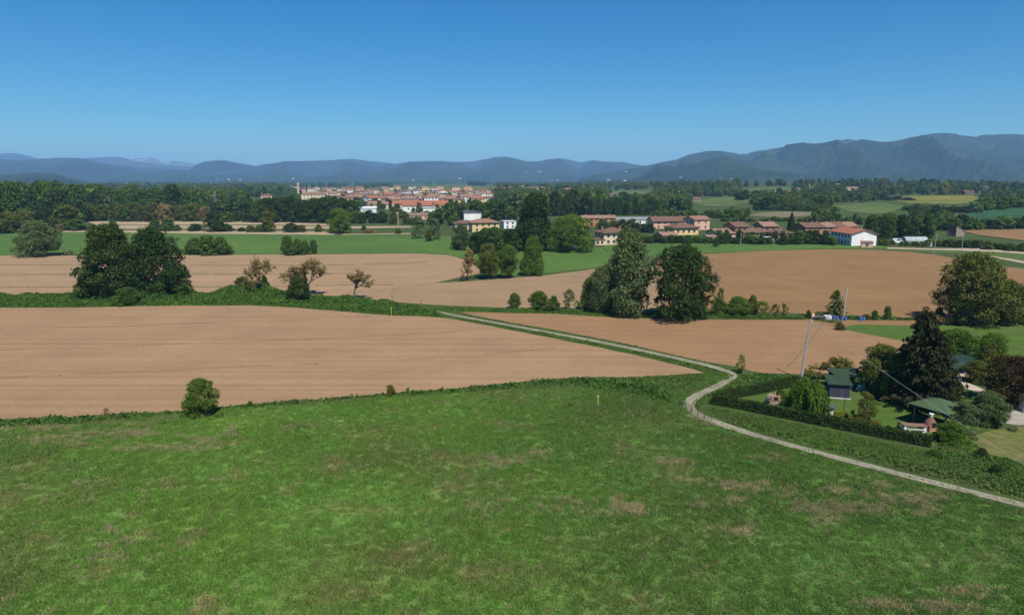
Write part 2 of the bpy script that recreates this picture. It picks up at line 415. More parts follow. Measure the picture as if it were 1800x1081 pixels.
        P = np.array(P); d = P * np.array((1, 1, 0)) + rg.normal(size=P.shape) * .22
        V, F, r = cards(P, unit(d), .0135, rg, 2.3, np.tile(np.array((0, 0, 1.)), (len(P), 1)) + rg.normal(size=P.shape) * .12)
        cm = fastmesh('crown', V, F, r); mb = MB(); mb.tube([(0, 0, 0), (.01, .01, .45), (0, 0, .8)], [.035, .028, .012], 7); tm = mb.mesh('trunk')
    elif kind == 'wisp':                      # thin upright young tree
        L = crown_lobes(rg, 16, .10, 'round', .09, .17)[:-1]; V, F, r = lobe_cards(L, n // 3, s * 1.1, rg, .6, .04, .38); cm = fastmesh('crown', V, F, r)
        mb = MB(); mb.tube([(0, 0, 0), (.01, 0, .5), (0, .01, .92)], [.02, .014, .004], 5)
        for i in range(9):
            z0 = rg.uniform(.2, .7); a = rg.uniform(0, 6.283); mb.tube([(0, 0, z0), (math.cos(a) * .2, math.sin(a) * .2, z0 + .12), (math.cos(a) * .36, math.sin(a) * .36, z0 + .22)], [.008, .005, .002], 3, False)
        tm = mb.mesh('trunk')
    PROTO[key] = (cm, tm); return PROTO[key]

MESHMAT = {}
def withmat(me, matname, mat):
    k = (me.name, matname)
    if k not in MESHMAT:
        c = me.copy(); c.materials.clear(); c.materials.append(mat); MESHMAT[k] = c
    return MESHMAT[k]

def tree3(loc, w, h, kind, leaf, label, group=None, variant=None, hi=1, rz=None, bark='bark', name=None, cat=None, depth=None):
    v = random.randrange(4) if variant is None else variant
    cm, tm = proto(kind, v, hi)
    shrub = kind in ('bush',) or h < 3.2
    e = empty(name or ('shrub' if shrub else {'spruce': 'conifer', 'cypress': 'cypress_tree', 'willow': 'willow_tree'}.get(kind, 'tree')), loc,
              random.uniform(0, 6.28) if rz is None else rz, label, cat or ('shrub' if shrub else 'tree'), group)
    e.scale = (w, depth or w, h)
    obj('foliage' if shrub else 'crown', withmat(cm, leaf, LEAF[leaf]), None, e)
    obj('stem' if shrub else 'trunk', withmat(tm, bark, M[bark]), None, e)
    return e
def tree(px, base, top, wpx, kind, leaf, label, group=None, **kw):
    p = at(px, base); k = mpp(p)
    return tree3(p - np.array((0, 0, .05)), wpx * k, (base - top) * k * 1.02, kind, leaf, label, group, **kw)

# scattering of what nobody could count (blades, clods of weeds, far woods): points + geometry nodes instances
def scatter(name, P, rotz, scl, idx, protos, label, cat=None, tilt=None):
    me = bpy.data.meshes.new(name); n = len(P)
    me.vertices.add(n); me.vertices.foreach_set('co', np.asarray(P, np.float32).ravel())
    rot = np.zeros((n, 3), np.float32); rot[:, 2] = rotz
    if tilt is not None: rot[:, :2] = tilt
    a = me.attributes.new('rot', 'FLOAT_VECTOR', 'POINT'); a.data.foreach_set('vector', rot.ravel())
    a = me.attributes.new('scl', 'FLOAT_VECTOR', 'POINT'); a.data.foreach_set('vector', np.asarray(scl, np.float32).ravel())
    a = me.attributes.new('idx', 'INT', 'POINT'); a.data.foreach_set('value', np.asarray(idx, np.int32))
    me.update()
    o = obj(name, me); tag(o, label, cat, None, 'stuff')
    c = bpy.data.collections.new(name + '_kinds')
    for i, pm in enumerate(protos):
        q = bpy.data.objects.new('%s_kind_%02d' % (name, i), pm); c.objects.link(q)
    g = bpy.data.node_groups.new(name + '_scatter', 'GeometryNodeTree')
    g.interface.new_socket('Geometry', in_out='INPUT', socket_type='NodeSocketGeometry'); g.interface.new_socket('Geometry', in_out='OUTPUT', socket_type='NodeSocketGeometry')
    gi = g.nodes.new('NodeGroupInput'); go = g.nodes.new('NodeGroupOutput')
    ci = g.nodes.new('GeometryNodeCollectionInfo'); ci.inputs['Collection'].default_value = c; ci.inputs['Separate Children'].default_value = True; ci.inputs['Reset Children'].default_value = True
    ip = g.nodes.new('GeometryNodeInstanceOnPoints'); ip.inputs['Pick Instance'].default_value = True
    def attr(nm, ty):
        q = g.nodes.new('GeometryNodeInputNamedAttribute'); q.data_type = ty; q.inputs[0].default_value = nm; return q.outputs[0]
    er = g.nodes.new('FunctionNodeEulerToRotation')
    g.links.new(attr('rot', 'FLOAT_VECTOR'), er.inputs[0])
    g.links.new(gi.outputs[0], ip.inputs['Points']); g.links.new(ci.outputs[0], ip.inputs['Instance'])
    g.links.new(attr('idx', 'INT'), ip.inputs['Instance Index']); g.links.new(er.outputs[0], ip.inputs['Rotation']); g.links.new(attr('scl', 'FLOAT_VECTOR'), ip.inputs['Scale'])
    g.links.new(ip.outputs[0], go.inputs[0])
    md = o.modifiers.new('scatter', 'NODES'); md.node_group = g
    return o

# ------------------------------------------------------------------ polygons on the ground
def densify(pts, step, jit=0, closed=True):
    out = []; n = len(pts)
    for i in range(n if closed else n - 1):
        a, b = pts[i][:2], pts[(i + 1) % n][:2]; L = np.linalg.norm(b - a); k = max(1, int(L / step))
        nrm = np.array((-(b - a)[1], (b - a)[0])) / max(L, 1e-6)
        for j in range(k):
            q = a + (b - a) * j / k
            if jit: q = q + nrm * jit * (mnoise.noise(Vector((q[0] * .18, q[1] * .18, 3.3))) * 1.2 + mnoise.noise(Vector((q[0] * .9, q[1] * .9, 7.3))) * .6)
            out.append(q)
    if not closed: out.append(pts[-1][:2])
    return np.array(out)
def inside(poly, P):
    x, y = P[:, 0], P[:, 1]; r = np.zeros(len(P), bool); n = len(poly); j = n - 1
    for i in range(n):
        xi, yi, xj, yj = *poly[i], *poly[j]
        c = ((yi > y) != (yj > y)) & (x < (xj - xi) * (y - yi) / (yj - yi + 1e-12) + xi); r ^= c; j = i
    return r
def sheet(name, pix, mat, off, step=3.0, jit=.3, grid=None, label=None, world=False):
    """a piece of ground: outline from photograph pixels laid onto the terrain"""
    pts = [np.array(p, float) for p in pix] if world else [at(*p)[:2] for p in pix]
    out = densify(pts, step, jit)
    P = [Vector(p) for p in out]; k = len(P)
    if grid:
        lo, hi = out.min(0), out.max(0); gx, gy = np.meshgrid(np.arange(lo[0], hi[0], grid), np.arange(lo[1], hi[1], grid))
        G = np.stack([gx.ravel(), gy.ravel()], 1); G = G[inside(out, G)]
        P += [Vector(p) for p in G]
    v, e, f, *_ = delaunay_2d_cdt(P, [], [list(range(k))], 1, 1e-4)
    V = np.array([(q.x, q.y) for q in v]); z = hgt(V[:, 0], V[:, 1]) + off
    me = bpy.data.meshes.new(name); me.from_pydata([(a, b, c) for (a, b), c in zip(V, z)], [], [tuple(t) for t in f]); me.update()
    for p in me.polygons:
        if p.normal.z < 0: p.flip()
    me.polygons.foreach_set('use_smooth', [True] * len(me.polygons))
    o = obj(name, me, mat); tag(o, label, None, None, 'structure'); return o, out
def sample(poly, dens, rg=rng):
    lo, hi = poly.min(0), poly.max(0); n = int(dens * (hi - lo).prod()); P = rg.uniform(lo, hi, (n, 2)); return P[inside(poly, P)]

# the base sheet
ys = np.concatenate([np.arange(-80, 400, 40), np.arange(400, 2800, 12), np.arange(2800, 4200, 100), [4500, 6000, 9000, 12000, 17000]])
xs_ = np.concatenate([[-18500, -12000, -7000, -4000, -2600], np.arange(-2000, 0, 80), np.arange(0, 1500, 15), np.arange(1500, 2200, 50), [2600, 4000, 7000, 12000, 18500]])
gx, gy = np.meshgrid(xs_, ys); gz = hgt(gx, gy)
V = np.stack([gx.ravel(), gy.ravel(), gz.ravel()], 1); nx = len(xs_)
ii = np.arange(len(ys) - 1)[:, None] * nx + np.arange(nx - 1)[None]; ii = ii.ravel()
ground = obj('ground', fastmesh('ground', V, np.stack([ii, ii + 1, ii + nx + 1, ii + nx], 1), None, True), M['ground']); tag(ground, None, None, None, 'structure')

# ------------------------------------------------------------------ mountains
def mountain(name, prof, D, Df, Db, mat, nu=240, nv=46, spur=.42, sc=1700., label=None, seed=0.):
    """a range: crest line at distance D, spurs running down towards the plain"""
    px = np.array([p[0] for p in prof], float); py = np.array([p[1] for p in prof], float)
    us = np.linspace(px[0], px[-1], nu); pyu = np.interp(us, px, py)
    V = []
    for j in range(nv):
        t = j / (nv - 1)
        for i in range(nu):
            d = ray(us[i], pyu[i]); zc = max(CAMH + d[2] / d[1] * D, 4.0)
            if t < .72: q = t / .72; y = Df + (D - Df) * q; s = q * q * (3 - 2 * q) * .55 + q * .45
            else: q = (t - .72) / .28; y = D + (Db - D) * q; s = 1 - q
            x = d[0] / d[1] * y
            n1 = mnoise.fractal(Vector((x / sc + seed, y / sc * .8, seed)), 1.0, 2.1, 6)
            n2 = 1 - abs(mnoise.noise(Vector((x / sc * 1.7 + seed + 9, y / sc * .55, 4.2)))) * 2
            z = zc * s + zc * spur * (n1 * .6 + (n2 - .5) * .7) * (s * (1 - s) * 4) ** .8 * (.9 if t < .72 else .3)
            z = min(z, zc * (s + (1 - s) * .55))
            z += zc * .012 * mnoise.noise(Vector((x / 120, y / 120, 1.))) * s
            V.append((x, y, max(z, -.5) if s > 0 else -.5))
    a = (np.arange(nv - 1)[:, None] * nu + np.arange(nu - 1)[None]).ravel()
    o = obj(name, fastmesh(name, np.array(V), np.stack([a, a + 1, a + nu + 1, a + nu], 1), None, True), mat); tag(o, label, None, None, 'structure'); return o
def forestmat(name, a, b, c, big=.0012, clear=.62):
    m, n, o = newmat(name); w = wpos(n)
    f1 = noise(n, w, big, 6, .62); f2 = noise(n, w, .02, 5, .7); f3 = noise(n, w, big * 3.1, 5, .6)
    col = ramp(n, f1, [(.35, a), (.62, b)]); col = mixc(n, ramp(n, f3, [(clear, (0, 0, 0)), (clear + .08, (1, 1, 1))]), col, c)
    col = mixc(n, 1, col, ramp(n, f2, [(.25, (.55, .58, .55)), (.5, (1, 1, 1)), (.8, (1.5, 1.45, 1.35))]), 'MULTIPLY')
    f4 = noise(n, w, .0035, 6, .6)
    h = math_(n, 'ADD', math_(n, 'MULTIPLY', f4, 14.0), f2)
    finish(n, o, col, .95, .05, h, 1.0, 16.0); return m
M['wood1'] = forestmat('mountain_forest', (0.014, 0.022, 0.007), (0.034, 0.049, 0.015), (0.066, 0.082, 0.030), .0016, .64)
M['wood2'] = forestmat('far_forest', (0.010, 0.017, 0.008), (0.027, 0.036, 0.015), (0.048, 0.059, 0.030), .0012, .66)
M['snow'] = forestmat('snowy_rock', (0.080, 0.075, 0.075), (0.170, 0.165, 0.165), (0.375, 0.380, 0.390), .0016, .52)
mountain('mountain_ridge', [(1020,312),(1060,306),(1100,299),(1130,293),(1160,287),(1190,282),(1210,274),(1240,268.5),(1265,267.5),(1280,270),(1300,272.5),(1312,272),(1330,266),(1350,264),(1380,258),(1410,254),(1430,256),(1450,254),(1470,249),(1490,245),(1500,246),(1520,249),(1550,253),(1570,252),(1600,245),(1640,239),(1660,238.5),(1680,240),(1710,243),(1740,240),(1770,239),(1800,240),(1880,242),(1980,252),(2100,262)], 7400, 3300, 9500, M['wood1'], 460, 96, 1.0, 950., None, 2.0)
mountain('mountain_range', [(330,300),(345,290),(360,285),(385,282.5),(400,284),(415,287),(430,289),(450,293),(470,289),(490,287),(500,284.5),(530,284.5),(570,283.5),(590,282.5),(620,280),(640,282.5),(670,286),(695,289),(720,285),(750,284.5),(775,284),(800,286),(830,285),(850,281.5),(870,277.5),(890,276.5),(925,284),(945,284),(965,279.5),(985,278.5),(1005,283),(1020,286),(1040,282.5),(1060,285),(1080,286),(1100,286.5),(1115,290),(1140,293),(1200,297),(1300,300)], 12300, 6200, 14600, M['wood2'], 420, 70, 1.1, 1200., None, 5.0)
mountain('foothills', [(150,309),(230,303),(330,301),(420,304),(500,301),(560,306),(640,302),(700,299),(760,304),(830,300),(880,303),(960,306),(1040,303),(1120,309)], 8600, 5600, 10500, M['wood1'], 260, 40, .7, 900., None, 8.0)
mountain('mountain_spur', [(-160,283),(-60,279),(0,280),(30,282.5),(60,280.5),(100,278),(140,278.5),(170,285),(200,290),(240,294),(300,297),(360,301),(420,306)], 10200, 5800, 12500, M['wood2'], 240, 60, 1.0, 1000., None, 11.0)
mountain('far_mountain', [(-200,282),(-80,272),(0,270.5),(25,269),(50,274),(70,281),(110,284),(140,280),(160,277.5),(190,276.5),(215,276.5),(235,283),(270,288),(300,291),(345,294),(400,297)], 13300, 11000, 14600, M['wood2'], 160, 26, .4, 2600., None, 14.0)
mountain('snowy_peak', [(180,292),(215,286),(230,281.5),(245,277.5),(255,279.5),(265,277),(275,279.5),(285,284.5),(300,283.5),(320,284.5),(340,287.5),(360,292)], 15000, 13600, 16600, M['snow'], 120, 26, .5, 1500., None, 17.0)
mountain('wooded_hill', [(-180,316),(-60,311),(-10,309),(30,305),(60,303),(72,302.5),(95,305),(120,311),(145,317)], 4300, 3000, 5600, M['wood1'], 120, 30, .3, 500., None, 20.0)

# haze: one closed box of even, faintly blue air round everything
hb = MB(); hb.box(-19000, 19000, -600, 17200, -1.6, 545)
m, n, o = newmat('haze_air'); pv = N(n, 'ShaderNodeVolumePrincipled'); pv.inputs['Color'].default_value = (.35, .63, 1, 1); pv.inputs['Density'].default_value = 8.8e-5
pv.inputs['Anisotropy'].default_value = 0.0
n.links.new(pv.outputs[0], o.inputs['Volume'])
haze = hb.build('haze', m); tag(haze, 'pale blue haze over the plain and mountains', None, None, 'stuff')

# ------------------------------------------------------------------ fields
def dirof(a, b): p, q = at(*a), at(*b); return (q - p)[:2]
tan1 = soil('harrowed_earth_near', dirof((0, 665), (400, 645)), (0.279, 0.173, 0.093), (0.300, 0.191, 0.106), None)
tan2 = soil('harrowed_earth_left', dirof((0, 476), (700, 472)), (0.288, 0.187, 0.105), (0.310, 0.205, 0.117), None)
tan3 = soil('harrowed_earth_middle', dirof((760, 515), (1040, 500)), (0.260, 0.171, 0.095), (0.277, 0.187, 0.106), None)
tan4 = soil('harrowed_earth_right', dirof((1270, 480), (1640, 476)), (0.214, 0.125, 0.053), (0.233, 0.139, 0.061), None)
tan5 = soil('harrowed_earth_by_the_garden', dirof((1000, 575), (1300, 592)), (0.249, 0.145, 0.071), (0.268, 0.161, 0.082), None)
stub = soil('pale_stubble', dirof((200, 395), (560, 394)), (0.306, 0.229, 0.136), (0.352, 0.275, 0.168), None)

F1 = [(-220,541),(0,541),(130,541),(260,538),(440,537),(520,541),(600,548),(690,555),(765,557.5),(800,562),(860,573),(960,593),(1060,612),(1160,634),(1240,656),
      (1215,657),(1180,660),(1100,664),(1030,663),(1000,665),(900,674),(800,684),(700,691),(600,700),(500,707),(400,715),(320,723),(250,727),(150,732),(60,736),(0,738),(-220,748)]
sheet('ploughed_field', F1, tan1, .012, 2, .5)
F2 = [(-260,450),(0,449.5),(300,449),(500,447.5),(740,446),(790,449),(815,456),(838,466),(846,480),(800,489),(765,497),(745,500),(700,503),(685,512),(692,531),(660,527),(590,521),(520,519),(430,513),(330,515),(130,517),(0,519),(-260,522)]
sheet('ploughed_field', F2, tan2, .012, 3, .5)
F3 = [(685,512),(700,503.5),(745,500.5),(765,497.5),(830,494),(900,489),(960,484),(1045,473),(1140,471),(1240,470),(1240,500),(1200,545),(1100,548),(1010,542),(900,541),(800,538),(735,534),(692,531)]
sheet('ploughed_field', F3, tan3, .016, 3, .35)
F4 = [(1150,452),(1240,446.5),(1340,441),(1450,438.5),(1530,439),(1600,443),(1650,449),(1700,460),(1760,468),(1830,476),(1900,482),(1900,562),(1800,559),(1700,560),(1600,560),(1520,557),(1460,554),(1400,551),(1330,548),(1260,549),(1180,548),(1160,500)]
sheet('ploughed_field', F4, tan4, .020, 3, .35)
F5 = [(808,549),(850,549),(900,551),(980,552),(1060,557),(1150,561),(1240,561.5),(1330,562),(1425,562.5),(1475,573),(1530,585),(1600,600),(1640,625),(1600,650),(1500,655),(1420,657),(1385,657),(1340,656),(1318,652),(1296,645),(1250,638),(1200,627),(1130,611),(1060,596),(980,581),(900,567),(850,557.5)]
sheet('ploughed_field', F5, tan5, .012, 2, .35)
sheet('crop_field', [(-300,410),(0,409.5),(110,408),(300,410),(590,414),(640,412.5),(720,412),(800,416),(880,424),(960,434),(1060,436),(1075,455),(1060,469),(1000,476),(920,485),(860,488),(850,478),(838,464),(815,455),(790,448),(740,445),(500,446.5),(300,448),(0,448.5),(-300,449)], M['crop'], .010, 6, .6)
sheet('grass_strip', [(1060,431),(1180,427),(1300,428),(1440,430),(1560,432),(1560,437),(1450,437),(1340,440),(1240,445),(1150,450),(1075,455)], M['crop'], .008, 5, .6)
sheet('stubble_field', [(155,389.5),(300,388),(460,388.5),(575,391),(580,396),(590,402.5),(400,402.5),(180,402.5)], stub, .012, 6, .6)
sheet('weedy_strip', [(158,396),(300,395),(460,395),(585,397),(586,398),(460,396.3),(300,396.2),(158,397)], M['ground'], .04, 6, .5)
sheet('stubble_field', [(108,405),(300,405),(560,407),(598,409),(585,413),(400,411.5),(200,409),(112,408)], stub, .012, 6, .6)
sheet('stubble_field', [(612,398),(720,397.5),(724,400),(618,402)], stub, .012, 6, .5)
sheet('stubble_field', [(600,411.5),(720,410),(726,411.6),(640,412.3),(602,413)], stub, .022, 6, .5)
sheet('sports_pitch', [(345,371),(475,370.5),(478,374),(352,375)], M['crop2'], .03, 12, .6)
sheet('ploughed_field', [(1688,406),(1800,404),(1920,405),(1920,426),(1800,424),(1720,414)], tan4, .3, 8, .8, 15)
sheet('crop_field', [(1668,388),(1690,378),(1740,369),(1800,363),(1920,358),(1920,394),(1800,391),(1720,391)], M['crop3'], .3, 10, 1, 14)
sheet('crop_field', [(1464,361),(1500,357.5),(1540,357),(1575,360),(1592,364),(1570,372),(1540,377),(1500,374)], M['crop2'], .3, 10, 1, 14)
sheet('yellow_field', [(1560,349),(1600,345.5),(1650,344),(1710,344.5),(1722,350),(1700,357),(1640,360),(1590,356)], M['rape'], .35, 12, 1, 16)
sheet('crop_field', [(1213,356),(1240,350),(1275,347.5),(1305,349),(1322,353),(1300,361),(1250,364)], M['crop2'], .3, 10, 1, 14)
sheet('crop_field', [(1302,333),(1340,329.5),(1390,330),(1392,334),(1350,337),(1305,337)], M['crop2'], .4, 14, 1, 22)
sheet('fallow_field', [(1315,380),(1340,374.5),(1380,372),(1430,374),(1425,380),(1370,384)], soil('fallow_earth', (1, .1), (.15, .13, .07), (.19, .155, .09), None), .3, 10, 1, 14)
sheet('crop_field', [(690,338),(720,331),(760,326),(830,325.5),(860,328),(870,336),(800,341)], M['crop2'], .4, 16, 1.5, 24)
sheet('crop_field', [(1070,341),(1090,335),(1130,334.5),(1150,341),(1120,348)], M['crop2'], .4, 14, 1.5, 22)
# green plot with taller crop beyond the garden, and the sandy plot beside it
sheet('grass_plot', [(1478,578),(1500,571),(1600,573),(1700,569),(1800,571),(1900,573),(1900,625),(1800,640),(1660,640),(1600,602)], M['lawn'], .016, 3, .4)
sheet('bare_earth', [(1395,556),(1440,558),(1500,563),(1640,563),(1640,569),(1600,572),(1500,570),(1478,577),(1440,569)], tan4, .020, 3, .5)
# dirt roads by the farm
ROAD = plain('pale_track', (.34, .28, .19), .95, .1, .25, .3)
sheet('dirt_road', [(1560,435),(1640,437),(1720,436.5),(1760,440),(1830,446),(1830,449),(1750,443),(1640,439.5),(1560,437.5)], ROAD, .03, 5, .4)
sheet('dirt_road', [(1690,446),(1730,448),(1800,459),(1900,470),(1900,475),(1800,463),(1740,452)], ROAD, .03, 5, .4)
sheet('grass_strip', [(1560,438),(1640,440),(1750,444),(1830,450),(1800,458),(1730,447),(1660,445),(1600,441)], M['lawn'], .014, 5, .4)

# ------------------------------------------------------------------ the footpath
def gravelmat():
    m, n, o = newmat('gravel_path'); w = wpos(n); f = noise(n, w, 2.5, 6, .7); f2 = noise(n, w, .35, 4, .6)
    col = ramp(n, f2, [(.3, (.20, .185, .125)), (.7, (.285, .265, .19))]); col = mixc(n, 1, col, ramp(n, f, [(.25, (.68, .68, .65)), (.55, (1, 1, 1)), (.8, (1.2, 1.2, 1.18))]), 'MULTIPLY')
    finish(n, o, col, .95, .1, f, .4, .03); return m
M['path'] = gravelmat()
PATHPX = [(725,539.5),(742,543),(760,546.5),(830,560),(900,572.5),(980,587),(1060,602),(1130,616.5),(1200,632),(1250,643.5),(1276,651.5),(1288,658.5),(1284,666),(1264,677),(1238,689),(1218,700),(1209,710),(1212,719),(1228,730),(1262,744),(1320,763),(1400,786),(1500,812),(1600,838),(1700,863),(1800,888),(1900,911),(2000,934)]
def smooth_line(pts, it=3):
    P = np.array(pts)
    for _ in range(it):
        Q = np.empty((2 * len(P) - 2, 2)); Q[0::2] = P[:-1] * .75 + P[1:] * .25; Q[1::2] = P[:-1] * .25 + P[1:] * .75
        P = np.vstack([P[:1], Q, P[-1:]])
    return P
PATH = smooth_line([at(*p)[:2] for p in PATHPX])
def ribbon(name, line, width, mat, z, wig=.07, kind='structure'):
    T = np.gradient(line, axis=0); Nn = unit(np.stack([-T[:, 1], T[:, 0], np.zeros(len(T))], 1))[:, :2]
    wl = np.array([width(i / len(line)) if callable(width) else width for i in range(len(line))])
    jl = np.array([[mnoise.noise(Vector((p[0] * .7, p[1] * .7, k))) * wig for k in (0., 5.)] for p in line])
    A = line + Nn * (wl / 2 + jl[:, 0])[:, None]; B = line - Nn * (wl / 2 + jl[:, 1])[:, None]
    V = np.zeros((2 * len(line), 3)); V[0::2, :2] = A; V[1::2, :2] = B; V[:, 2] = z
    i = np.arange(len(line) - 1) * 2
    return tag(obj(name, fastmesh(name, V, np.stack([i, i + 1, i + 3, i + 2], 1)), mat), None, None, None, kind)
ribbon('path', PATH, lambda t: 1.55 if t < .72 else 1.28, M['path'], .03)

def path_grass():
    T = np.gradient(PATH, axis=0); L = densify([p for p in PATH], .12, 0, False); rg = np.random.default_rng(77)
    nz = np.array([mnoise.noise(Vector((p[0] * .35, p[1] * .35, 6.))) + .4 * mnoise.noise(Vector((p[0] * 1.7, p[1] * 1.7, 2.))) for p in L]); L = L[nz > .10]
    L = L + rg.normal(size=L.shape) * .11; P = np.column_stack([L, rg.uniform(.03, .09, len(L))])
    V, F, r = cards(P, unit(rg.normal(size=P.shape) + np.array((0, 0, 1.))), .085, rg); o = obj('path_grass', fastmesh('path_grass', V, F, r), M['bank']); tag(o, 'broken strip of grass along the middle of the footpath', 'grass', None, 'stuff')
path_grass()
# ------------------------------------------------------------------ meadow in front, with real blades
EDGE = [(1240,657),(1215,658),(1180,661),(1100,665),(1030,664),(1000,666),(900,675),(800,685),(700,692),(600,701),(500,708),(400,716),(320,724),(250,728),(150,733),(60,737),(0,739),(-120,744)]
PATHLEFT = [(1290,660),(1262,673),(1234,685),(1210,697),(1200,710),(1206,722),(1225,735),(1260,750),(1320,769),(1400,792),(1500,819),(1600,845),(1700,870),(1800,896),(1900,920)]
MEADOW = EDGE[::-1] + [(1262,652)] + PATHLEFT + [(1900,1190),(-120,1190)]
_, mpoly = sheet('meadow', MEADOW, M['meadow'], .022, 2, .2)

def bladeclump(rg, n, hh, spread, wid, lean, name):
    a = rg.uniform(0, 6.283, n); r = spread * np.sqrt(rg.uniform(0, 1, n)); B = np.stack([np.cos(a) * r, np.sin(a) * r, np.zeros(n)], 1)
    la = rg.uniform(0, 6.283, n); ln = rg.uniform(.1, 1, n) * lean; h_ = hh * rg.uniform(.5, 1.1, n)
    T = B + np.stack([np.cos(la) * ln * h_, np.sin(la) * ln * h_, h_ * np.sqrt(np.maximum(1 - (ln * .8) ** 2, .05))], 1)
    sa = rg.uniform(0, 6.283, n); S_ = np.stack([np.cos(sa), np.sin(sa), np.zeros(n)], 1) * (wid * rg.uniform(.6, 1.3, n))[:, None]
    Mm = (B * .45 + T * .55); Mm[:, 2] += h_ * .12
    V = np.stack([B - S_, B + S_, Mm + S_ * .8, T, Mm - S_ * .8], 1).reshape(-1, 3)
    return fastmesh(name, V, np.arange(5 * n).reshape(n, 5), np.repeat(rg.uniform(0, 1, n), 5))
g0 = np.random.default_rng(3)
BL = [bladeclump(g0, 30, hh, sp, .020, ln, 'blades') for hh, sp, ln in ((.24, .36, 1.1), (.30, .38, 1.2), (.18, .40, .9), (.40, .32, 1.2), (.26, .42, 1.2), (.20, .34, 1.1))]
for b in BL: b.materials.append(M['blade'])
P = sample(mpoly, 9.0); P = P[(P[:, 1] < 150)]
fr = np.abs(P[:, 0]) < P[:, 1] * .80 + 6
P = P[fr]
nz = np.array([mnoise.fractal(Vector((p[0] * .09, p[1] * .09, 2.)), 1, 2, 4) for p in P])
nz2 = np.array([mnoise.noise(Vector((p[0] * .5, p[1] * .5, 9.))) for p in P])
sc = np.clip(.9 + nz * .5 + nz2 * .18, .45, 1.6) * rng.uniform(.7, 1.25, len(P))
scatter('meadow_grass', np.column_stack([P, np.full(len(P), .02)]), rng.uniform(0, 6.28, len(P)), np.stack([rng.uniform(.9, 1.4, len(P)), rng.uniform(.9, 1.4, len(P)), sc], 1), rng.integers(0, 6, len(P)), BL, 'tall green grass of the rough meadow in the foreground', 'grass')
print('meadow clumps', len(P))

# last year's dry grass lying in the meadow
DRY = [bladeclump(g0, 40, hh, sp, .016, ln, 'dry_blades') for hh, sp, ln in ((.34, .40, 1.2), (.26, .50, 1.22), (.45, .28, 1.0))]
for b in DRY: b.materials.append(M['dryblade'])
dp = []
for px, py, wx, wy, k in [(1320,858,34,9,90),(1388,868,20,10,60),(1290,880,45,7,70),(1235,890,40,5,50),(1470,862,28,8,60),(1640,872,30,9,60),(1165,815,34,6,45),(1195,812,18,6,30),(915,808,34,7,40),(940,795,28,6,26),
                          (1545,1062,40,7,60),(1620,905,60,6,30),(1460,915,40,8,40),(1120,895,30,6,40),(1300,935,35,10,40),(1720,1050,40,6,26),(120,770,70,7,70),(240,745,70,9,50),(60,830,60,16,20),(300,735,30,6,30),(640,765,90,14,14),(1550,852,30,9,40),
                          (1222,735,16,5,40),(1250,745,22,5,40),(520,800,140,24,16),(1010,880,90,30,12)]:
    for _ in range(int(k * .6)):
        q = at(px + random.gauss(0, wx * .62) * random.uniform(.3, 1.3), py + random.gauss(0, wy * .6) * random.uniform(.3, 1.4)); dp.append(q)
# irregular drifts of it right of the middle, thin traces elsewhere
for (x0, y0, x1, y1), n_, th in (((1080, 800, 1720, 905), 5200, .45), ((1380, 1035, 1760, 1078), 900, .46), ((860, 785, 1010, 830), 900, .38), ((0, 745, 420, 800), 1500, .42), ((0, 800, 1500, 1075), 3200, .58)):
    for _ in range(n_):
        q = at(random.uniform(x0, x1), random.uniform(y0, y1)); v_ = mnoise.fractal(Vector((q[0] * .11, q[1] * .30, 4.4)), 1, 2.1, 5) + .35 * mnoise.noise(Vector((q[0] * 1.1, q[1] * 1.4, 1.)))
        if v_ > th and np.min(np.hypot(PATH[:, 0] - q[0], PATH[:, 1] - q[1])) > 1.3: dp.append(q)
# scattered single tufts
mp2 = sample(mpoly, .16); mp2 = mp2[np.abs(mp2[:, 0]) < mp2[:, 1] * .8]
dp = np.array(dp); dp = np.vstack([dp, np.column_stack([mp2, np.zeros(len(mp2))])])
dp = dp[inside(mpoly, dp[:, :2])]; mp2 = mp2[inside(mpoly, mp2)]
scatter('dry_grass', dp + np.array((0, 0, .02)), rng.uniform(0, 6.28, len(dp)), np.stack([np.where(np.arange(len(dp)) < len(dp) - len(mp2), rng.uniform(.7, 1.3, len(dp)), rng.uniform(.3, .7, len(dp)))] * 2 + [rng.uniform(.5, 1.2, len(dp))], 1), rng.integers(0, 3, len(dp)), DRY, 'straw coloured dead grass tufts lying in the green meadow', 'grass')

# ------------------------------------------------------------------ rough growth on banks and verges
def bank(name, pix, mat, hmax, dens, size, label, cat='undergrowth', lump=.25, upright=.5, edge=1.5, seed=0., world=None):
    poly = np.array([at(*p)[:2] for p in pix]) if world is None else world
    rg = np.random.default_rng(int(seed * 10) + 5)
    P = sample(poly, dens, rg); n = len(P)
    E = densify([q for q in poly], .8)                              # distance to the edge lowers the growth
    dmin = np.full(n, 1e9)
    for i in range(0, len(E), 400): dmin = np.minimum(dmin, np.sqrt(((P[:, None] - E[None, i:i + 400]) ** 2).sum(2)).min(1))
    nz = np.array([mnoise.fractal(Vector((p[0] * lump, p[1] * lump, seed)), 1, 2.2, 4) for p in P])
    H = hmax * np.clip(.55 + nz * .9, .12, 1.3) * sstep(0, edge, dmin)
    z = hgt(P[:, 0], P[:, 1]) + H * np.where(rg.uniform(size=n) < .7, rg.uniform(.75, 1.05, n), rg.uniform(.1, .8, n)) + .02
    nr = unit(rg.normal(size=(n, 3)) + np.array((0, 0, upright)))
    V, F, r = cards(np.column_stack([P, z]), nr, size, rg, 1.15)
    o = obj(name, fastmesh(name, V, F, r), mat); tag(o, label, cat, None, 'stuff'); return o
LB = {'bank': M['bank']}
def leafish(name, c1, c2): return leafmat(name, c1, c2, .3)
M['bramble'] = leafish('bramble_leaves', (0.069, 0.143, 0.023), (0.093, 0.168, 0.028))
